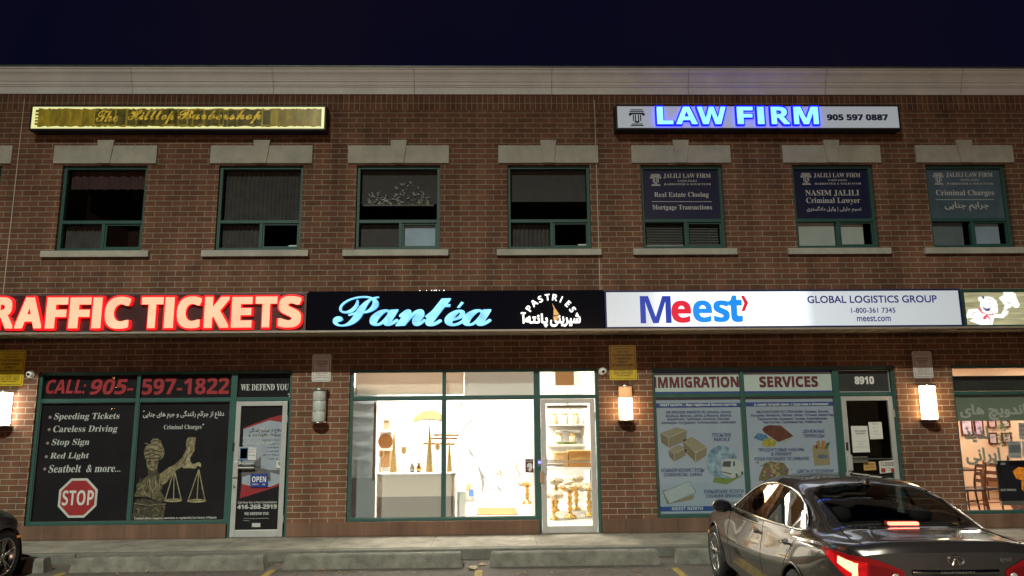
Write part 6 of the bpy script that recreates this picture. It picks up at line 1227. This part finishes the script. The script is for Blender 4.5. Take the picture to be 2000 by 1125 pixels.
def build_car(loc, ang, label, pm):
    ca, sa = math.cos(ang), math.sin(ang)
    t = thing('parked_car', loc, label, 'car', 'cars parked nose in at the kerb')
    def tr(mb):
        mb.v = [(loc[0] + x * ca + y * sa, loc[1] - x * sa + y * ca, loc[2] + z) for x, y, z in mb.v]; return mb
    def part(nm, mb, m, par=None, bevel=0): return ob(nm, tr(mb), m, par or t, bevel=bevel)
    # ---- body skin
    ys = [0, .012, .03, .05, .075, .1, .13, .16] + [.2 + .028 * k for k in range(int((LCAR - .2) / .028))] + [LCAR]
    mb = MB(); vs = []; M_ = len(sec(0)); W2 = 2 * M_ - 1
    for y in ys:
        s = sec(y); row = [(-p[0], p[1]) for p in s] + [(p[0], p[1]) for p in s[-2::-1]]
        vs += [(x, y + bow(y, x), z) for x, z in row]
    fs = []
    for i in range(len(ys) - 1):
        for k in range(W2 - 1):
            a = vs[i * W2 + k]; c = vs[(i + 1) * W2 + k + 1]; yy = (ys[i] + ys[i + 1]) / 2; x, z = (a[0] + c[0]) / 2, (a[2] + c[2]) / 2
            ax = abs(x)
            if ax > .55 and min((yy - YR_) ** 2, (yy - YF_) ** 2) + (z - RW) ** 2 < .375 ** 2 and z < .75: continue
            if z > .95 and ax > .55 and in_side(yy, z, .012) and ax > spl(K['xr'], yy) - .005: continue
            if in_top(x, yy, RG_LO, RG_HI, .015) or in_top(x, yy, WS_LO, WS_HI, .015): continue
            fs.append((i * W2 + k, i * W2 + k + 1, (i + 1) * W2 + k + 1, (i + 1) * W2 + k))
    mb.add(vs, fs, 0, True)
    # rear face and nose: rows across between the two flanks
    for y, fl in ((0, 0), (LCAR, 1)):
        s = sec(y); C = 16; v2 = []
        for x, z in s:
            for c in range(C + 1):
                xx = -x + 2 * x * c / C; v2.append((xx, y + bow(y, xx) + (0 if fl else -.03 * math.exp(-((z - .55) / .12) ** 2) * (1 - (abs(xx) / max(x, .01)) ** 6 if x > .01 else 0)), z))
        f2 = [(i * (C + 1) + c, i * (C + 1) + c + 1, (i + 1) * (C + 1) + c + 1, (i + 1) * (C + 1) + c) for i in range(len(s) - 1) for c in range(C)]
        mb.add(v2, [q[::-1] for q in f2] if fl else f2, 0, True)
    part('body', mb, pm)
    # floor pan and wheel wells
    mb = MB(); mb.box(-.72, .72, .15, 4.6, .2, .3); part('floor_pan', mb, BLKP)
    for yy in (YR_, YF_):
        for sx in (-1, 1):
            mb = MB(); n = 26; x0, x1 = sx * .56, sx * (.895)
            ring = [(yy + .38 * math.cos(RAD(a)), RW + .38 * math.sin(RAD(a))) for a in [-25 + 230 * k / n for k in range(n + 1)]]
            for a, b in zip(ring, ring[1:]): mb.add([(x0, *a), (x1, *a), (x1, *b), (x0, *b)], [(0, 1, 2, 3)])
            mb.add([(x0, *p) for p in ring], [list(range(n + 1))]); wl = part('wheel_well', mb, BLKP)
            mb = MB(); mb.tube([(sx * (side_x(min(max(p[0], .02), 4.75), max(p[1], .3)) - .004), p[0], p[1]) for p in ring if p[1] > .26], .017, n=8); part('arch_lip', mb, pm, wl)
            # wheel
            xc = sx * .80; mb = MB(); prof = [(-.10, .235), (-.11, .27), (-.105, .315), (-.08, .334), (.08, .334), (.105, .315), (.11, .27), (.10, .235)]; n = 40; v = []
            for h_, r in prof: v += [(xc + h_, yy + r * math.cos(2 * math.pi * k / n), RW + r * math.sin(2 * math.pi * k / n)) for k in range(n)]
            f = [(i * n + k, i * n + (k + 1) % n, (i + 1) * n + (k + 1) % n, (i + 1) * n + k) for i in range(len(prof) - 1) for k in range(n)]
            wh = bpy.data.objects.new('wheel', None); COL.objects.link(wh); wh.parent = t; BASE[wh.name] = BASE[t.name]
            mb.add(v, f, 0, True); part('tyre', mb, RUB, wh)
            mb = MB(); xo = xc + sx * .095
            for r, r2, dx in ((.235, .215, 0),):
                v = [(xo + sx * d_, yy + q * math.cos(2 * math.pi * k / n), RW + q * math.sin(2 * math.pi * k / n)) for q, d_ in ((.242, .006), (.235, .014), (.218, .006), (.212, -.12)) for k in range(n)]
                mb.add(v, [(i * n + k, i * n + (k + 1) % n, (i + 1) * n + (k + 1) % n, (i + 1) * n + k) for i in range(3) for k in range(n)], 0, True)
            for k in range(5):
                for da in (-.16, .16):
                    a = 2 * math.pi * k / 5 + .3; p, q = a + da * .35, a + da
                    mb.tube([(xo - sx * .02, yy + .05 * math.cos(p), RW + .05 * math.sin(p)), (xo - sx * .008, yy + .13 * math.cos((p + q) / 2), RW + .13 * math.sin((p + q) / 2)), (xo - sx * .002, yy + .218 * math.cos(q), RW + .218 * math.sin(q))], [.018, .013, .012], n=6)
            mb.sphere((xo - sx * .015, yy, RW), .055, n=14, sx=.4); part('rim', mb, RIM, wh)
            mb = MB(); mb.tube([(xc + sx * .02, yy, RW), (xc + sx * .03, yy, RW)], .17, n=24); part('brake_disc', mb, mat('brake_disc', (.15, .15, .15), .4, .8), wh)
    # ---- glass
    for sx in (-1, 1):
        mb = MB(); n, r = 70, 10; v = []
        for i in range(n + 1):
            y = DLO_LO[0][0] + (DLO_LO[-1][0] - DLO_LO[0][0]) * i / n; a, b = spl(DLO_LO, y), spl(DLO_HI, y)
            for k in range(r + 1): z = a + (b - a) * k / r; v.append((sx * glass_x(y, z), y, z))
        mb.add(v, [(i * (r + 1) + k, i * (r + 1) + k + 1, (i + 1) * (r + 1) + k + 1, (i + 1) * (r + 1) + k) for i in range(n) for k in range(r)], 0, True)
        sw = part('side_window', mb, CGLASS)
        yy = [DLO_LO[0][0] + (DLO_LO[-1][0] - DLO_LO[0][0]) * i / 60 for i in range(61)]
        lo_ = [(sx * (max(side_x(y, spl(DLO_LO, y)), glass_x(y, spl(DLO_LO, y))) + .004), y, spl(DLO_LO, y)) for y in yy]; hi_ = [(sx * (max(side_x(y, spl(DLO_HI, y)), glass_x(y, spl(DLO_HI, y))) + .004), y, spl(DLO_HI, y)) for y in yy]
        mb = MB(); mb.tube(lo_ + hi_[::-1], .0125, n=8, closed=True); part('chrome_trim', mb, CHROME, sw)
        for yb_, w_, lean in ((2.06, .05, .06), (1.30, .022, .17), (3.02, .03, .13)):
            mb = MB(); pts = []
            for k in range(9):
                y0_ = yb_; z = spl(DLO_LO, y0_) + (spl(DLO_HI, y0_ - lean * .6) - spl(DLO_LO, y0_)) * k / 8; y = y0_ - lean * (k / 8) * (1 if yb_ < 3 else 1.2); pts.append((y, min(z, spl(DLO_HI, y))))
            v = [(sx * (glass_x(y + d_, z) + .004), y + d_, z) for y, z in pts for d_ in (-w_, w_)]
            mb.add(v, [(2 * i, 2 * i + 1, 2 * i + 3, 2 * i + 2) for i in range(8)]); part('window_pillar', mb, GB, sw)
        # doors: gaps drawn where the panels part, handles
        for pts in ([(3.30, .95), (3.32, .75), (3.26, .45), (3.24, .3)], [(2.08, .96), (2.06, .7), (2.02, .45), (2.0, .3)], [(1.02, .98), (1.16, .85), (1.30, .70), (1.38, .55), (1.40, .42)]):
            mb = MB(); q = []
            for a, b in zip(pts, pts[1:]): q += [(a[0] + (b[0] - a[0]) * k / 8, a[1] + (b[1] - a[1]) * k / 8) for k in range(8)]
            mb.tube([(sx * (side_x(y, z) - .001), y, z) for y, z in q], .0042, n=5); part('door_gap', mb, SEAM)
        for hy, hz in ((2.26, .83), (1.30, .865)):
            x = side_x(hy, hz); mb = MB(); mb.tube([(sx * (x - .005), hy - .10, hz), (sx * (x + .035), hy - .07, hz + .003), (sx * (x + .04), hy, hz + .004), (sx * (x + .035), hy + .07, hz), (sx * (x - .005), hy + .10, hz - .004)], [.012, .014, .015, .014, .012], n=8); h_ = part('door_handle', mb, CHROME)
            mb = MB(); mb.sphere((sx * (x - .006), hy, hz), .075, n=14, sx=.16, sz=.55); part('handle_cup', mb, BLKP, h_)
        # mirror
        mb = MB(); mb.sphere((sx * 1.0, 3.10, 1.005), .125, n=20, sx=.92, sy=.62, sz=.62); mi_ = part('wing_mirror', mb, pm)
        mb = MB(); mb.sphere((sx * .99, 3.068, 1.005), .108, n=20, sx=.92, sy=.55, sz=.60); part('mirror_glass', mb, GB, mi_)
        mb = MB(); mb.tube([(sx * .84, 3.16, .955), (sx * .93, 3.13, .965)], .028, n=8); part('mirror_arm', mb, BLKP, mi_)
        # tail lamp wrapping from the rear face round the corner
        def LP(u, z, e):
            if u <= 1:
                xe = sec(0)[0][0]; xe = side_x(0.0, z); x = .40 + (xe - .40) * u; return (sx * x, bow(0, x) - e, z)
            s_ = (u - 1) * .52; x = side_x(s_, z); return (sx * (x + e), s_ + bow(s_, x) - e * max(0, 1 - (u - 1) * 3), z)
        ZH = [(0, .845), (.3, .885), (.7, .925), (1, .938), (1.5, .955), (2, .962)]; ZL = [(0, .80), (.3, .735), (.7, .70), (1, .705), (1.3, .79), (1.7, .90), (2, .952)]
        def lamp(nm, u0, u1, fl, fh, e, m, par=None, n=26, r=6):
            mb = MB(); v = []
            for i in range(n + 1):
                u = u0 + (u1 - u0) * i / n; a, b = spl(ZL, u), spl(ZH, u); a, b = a + (b - a) * fl, a + (b - a) * fh
                for k in range(r + 1): v.append(LP(u, a + (b - a) * k / r, e))
            mb.add(v, [(i * (r + 1) + k, i * (r + 1) + k + 1, (i + 1) * (r + 1) + k + 1, (i + 1) * (r + 1) + k) for i in range(n) for k in range(r)], 0, True); return part(nm, mb, m, par)
        tl = lamp('tail_lamp', 0, 2, 0, 1, .007, TLRED)
        lamp('lamp_glow', .80, 1.7, .10, .85, .009, TLGLOW, tl)
        lamp('lamp_core', 1.06, 1.36, .42, .80, .012, TLCORE, tl); lamp('lamp_core', 1.0, 1.07, .06, .78, .012, TLCORE, tl)
        lamp('lamp_inner', .16, .74, .2, .8, .010, TLDIM, tl)
        lx = LP(.20, .79, .012); mb = MB(); mb.sphere(lx, .034, n=12, sy=.35); part('reverse_lamp', mb, mat('reverse_lamp_glass', (.6, .58, .55), .1, .6), tl)
    def top_patch(lo, hi, xm, e, n=36, r=14):
        mb = MB(); v = []
        for i in range(n + 1):
            x = -xm + 2 * xm * i / n; a, b = spl(lo, abs(x)), spl(hi, abs(x))
            for k in range(r + 1): y = a + (b - a) * k / r; v.append((x, y, top_z(x, y) + e))
        mb.add(v, [(i * (r + 1) + k, (i + 1) * (r + 1) + k, (i + 1) * (r + 1) + k + 1, i * (r + 1) + k + 1) for i in range(n) for k in range(r)], 0, True); return mb
    rg = part('rear_window', top_patch(RG_LO, RG_HI, .57, .003), CGLASS)
    def border(lo, hi, xm, wd):
        n = 40; xs = [-xm + 2 * xm * i / n for i in range(n + 1)]
        o = [(x, spl(lo, abs(x))) for x in xs] + [(x, spl(hi, abs(x))) for x in xs[::-1]]
        cy = (lo[0][1] + hi[0][1]) / 2; inn = [(x * (1 - wd / xm), y + (cy - y) * wd * 2.2 / (hi[0][1] - lo[0][1])) for x, y in o]; mb = MB(); N = len(o)
        v = [(x, y, top_z(x, y) + .0045) for x, y in o] + [(x, y, top_z(x, y) + .0045) for x, y in inn]
        mb.add(v, [(i, (i + 1) % N, (i + 1) % N + N, i + N) for i in range(N)], 0, True); return mb
    part('black_border', border(RG_LO, RG_HI, .57, .03), GB, rg)
    wsn = part('windscreen', top_patch(WS_LO, WS_HI, .58, .003), CGLASS); part('black_border', border(WS_LO, WS_HI, .58, .05), GB, wsn)
    # boot gap, emblem, chrome bar, plate, aerial fin
    mb = MB(); q = [(.60, .70), (.64, .5), (.655, .3), (.64, .12), (.62, .03)]
    for sx in (-1, 1):
        mb = MB(); pts = [(sx * x, y + bow(y, x), top_z(x, y) + .001) for x, y in q[:4]] + [(sx * .635, bow(0, .635) - .001, .94), (sx * .56, bow(0, .56) - .001, .89)]
        mb.tube(pts, .004, n=5); part('boot_gap', mb, SEAM)
    mb = MB(); mb.tube([(.062 * math.cos(a), -.006, .925 + .036 * math.sin(a)) for a in [RAD(-60 + 300 * k / 24 - 0) for k in range(25)]], .006, n=6)
    for s in (-1, 1): mb.tube([(s * .030, -.004, .891), (s * .004, -.008, .945)], [.009, .002], n=6)
    mb.v = [(x, y + bow(0, x), z) for x, y, z in mb.v]; part('emblem', mb, CHROME)
    mb = MB(); n = 20; v = []
    for i in range(n + 1):
        x = -.34 + .68 * i / n
        for z, e in ((.815, -.002), (.822, -.016), (.848, -.016), (.856, -.002)): v.append((x, bow(0, x) + e, z))
    mb.add(v, [(i * 4 + k, (i + 1) * 4 + k, (i + 1) * 4 + k + 1, i * 4 + k + 1) for i in range(n) for k in range(3)], 0, True); br = part('chrome_bar', mb, mat('dark_chrome', (.30, .29, .28), .15, 1.0, var=0))
    mb = MB(); put(mb, 'INFINITI', (-.13, .13, .828, .845), -.0165, 0, 'sans', off=.02, depth=.002); part('lettering', mb, CHROME, br)
    mb = MB(); put(mb, 'Q50', (.36, .46, .905, .938), -.004, 0, 'sans', off=.04, depth=.004); mb.v = [(x, y + bow(0, x), z) for x, y, z in mb.v]; part('badge', mb, CHROME)
    mb = MB(); mb.box(-.16, .16, -.035, -.028, .64, .785); pt = part('number_plate', mb, WPLAST, bevel=.003); mb = MB(); frame_bars(mb, -.17, .17, .63, .795, .012, -.04, -.026); part('plate_frame', mb, BLKP, pt)
    mb = MB(); z0 = top_z(0, 1.46)
    v = []
    for k in range(7):
        u = k / 6; y = 1.38 + .16 * u; h_ = .062 * (1 - u) ** .6 + .004; w_ = .028 * (1 - u * .6)
        v += [(-w_, y, z0 - .004), (-w_ * .35, y + .02, z0 + h_ * .7), (0, y + .03, z0 + h_), (w_ * .35, y + .02, z0 + h_ * .7), (w_, y, z0 - .004)]
    mb.add(v, [(i * 5 + k, i * 5 + k + 1, (i + 1) * 5 + k + 1, (i + 1) * 5 + k) for i in range(6) for k in range(4)] + [(0, 1, 2, 3, 4)], 0, True); part('aerial_fin', mb, pm)
    # cabin
    mb = MB(); mb.box(-.60, .60, .55, 1.12, .99, 1.03); part('parcel_shelf', mb, CABIN)
    mb = MB(); mb.box(-.125, .135, .76, .81, 1.088, 1.114); hl = part('high_brake_lamp', mb, TLHIGH, bevel=.006)
    mb = MB(); mb.box(-.15, .16, .813, .88, 1.06, 1.122); part('lamp_housing', mb, BLKP, hl)
    mb = MB(); mb.box(-.66, .66, 1.13, 1.32, .5, 1.06); part('rear_seat', mb, CABIN, bevel=.04)
    for x in (-.38, .38): mb = MB(); mb.sphere((x, 1.2, 1.13), .11, n=14, sy=.5, sz=.75); part('headrest', mb, CABIN)
    for x in (-.37, .37):
        mb = MB(); mb.sphere((x, 2.15, .85), .34, n=18, sx=.75, sy=.32, sz=1.15); fs_ = part('front_seat', mb, TAN if x < 0 else CABIN); mb = MB(); mb.sphere((x, 2.06, 1.24), .12, n=14, sx=1.05, sy=.5, sz=.8); part('headrest', mb, TAN if x < 0 else CABIN, fs_)
    mb = MB(); mb.box(-.7, .7, 3.0, 3.45, .8, .985); part('dashboard', mb, CABIN, bevel=.03)
    mb = MB(); mb.box(-.13, .13, 2.74, 2.76, 1.26, 1.32); part('cabin_mirror', mb, BLKP, bevel=.01)
    # headlights
    for sx in (-1, 1):
        mb = MB(); v = []
        for i in range(9):
            s_ = 4.25 + .40 * i / 8
            for z in (.66 - .03 * i / 8, .72 - .05 * i / 8): x = side_x(s_, z) + .008; v.append((sx * x, s_ + bow(s_, x), z))
        mb.add(v, [(2 * i, 2 * i + 1, 2 * i + 3, 2 * i + 2) for i in range(8)], 0, True); part('headlight', mb, mat('headlight_lens', (.35, .33, .30), .1, .5, var=0))
        mb = MB(); x = side_x(4.18, .55) + .006; mb.box(sx * x - .012, sx * x + .012, 4.14, 4.24, .535, .565); part('side_marker', mb, mat('amber_marker', (.45, .16, .02), .3, var=0, es=.25, ecol=(1, .35, .05)))
    return t
TLRED = emit('tail_lamp_lens', (.40, .002, .004), .22); TLGLOW = emit('tail_lamp_glow', (1.0, .004, .008), .6, noise=(14, .25, 1.3)); TLCORE = emit('tail_lamp_core', (1.0, .50, .20), 3.2); TLDIM = emit('tail_lamp_inner', (.25, .002, .003), .06); TLHIGH = emit('brake_lamp_red', (1.0, .10, .06), 22.0)
car = build_car((3.62, -6.87, -.15), RAD(1.8), 'shiny dark grey sedan with red tail lamps lit parked before the immigration window', PAINT)
dark = copy_tree(car, None, (-7.42, -6.48, -.15)); dark.name = 'parked_car.001'; dark.rotation_euler = (0, 0, RAD(.6))
dark['label'] = 'dark unlit car cut off by the left edge of the photo'
DPAINT = mat('dark_maroon_paint', (.022, .012, .014), .3, .4, var=0, coat=1.0); OFFL = mat('unlit_tail_lamp', (.12, .008, .01), .2, var=0)
SW = {'metallic_grey_paint': DPAINT, 'tail_lamp_lens': OFFL, 'tail_lamp_glow': OFFL, 'tail_lamp_core': OFFL, 'tail_lamp_inner': OFFL, 'brake_lamp_red': OFFL}
def recolour(o):
    for c in o.children:
        if c.type == 'MESH' and any(s.material and s.material.name in SW for s in c.material_slots):
            c.data = c.data.copy()
            for i, m in enumerate(c.data.materials):
                if m.name in SW: c.data.materials[i] = SW[m.name]
        recolour(c)
recolour(dark)

# assumed warm lamp mast behind the photographer, added to mirror in the shop glass
t = thing('assumed_lamp_mast', (-29.6, -46.0, -.15), 'assumed slim mast with four stacked warm lamps across the parking lot', 'lamp')
mb = MB(); mb.tube([(-29.6, -46.15, -.15), (-29.6, -46.15, 6.2)], [.11, .07], n=12); ob('pole', mb, BLACK, t)
LMP = emit('mast_lamp_glass', (1, .55, .18), 60.)
for z in (2.9, 3.6, 4.6, 5.3):
    mb = MB(); mb.sphere((-29.6, -46.0, z), .17, n=14, sx=1.5, sz=.5); ob('lamp', mb, LMP, t)
    mb = MB(); mb.box(-29.9, -29.3, -46.14, -45.9, z + .1, z + .15); ob('lamp_hood', mb, BLACK, t)

for m in (TLRED, TLGLOW, TLCORE, TLDIM):
    for n_ in m.node_tree.nodes:
        if n_.type == 'BSDF_PRINCIPLED': n_.inputs['Base Color'].default_value = (.10, .004, .005, 1); n_.inputs['Specular IOR Level'].default_value = .25
PAINT.node_tree.nodes['Principled BSDF'].inputs['Coat IOR'].default_value = 1.85
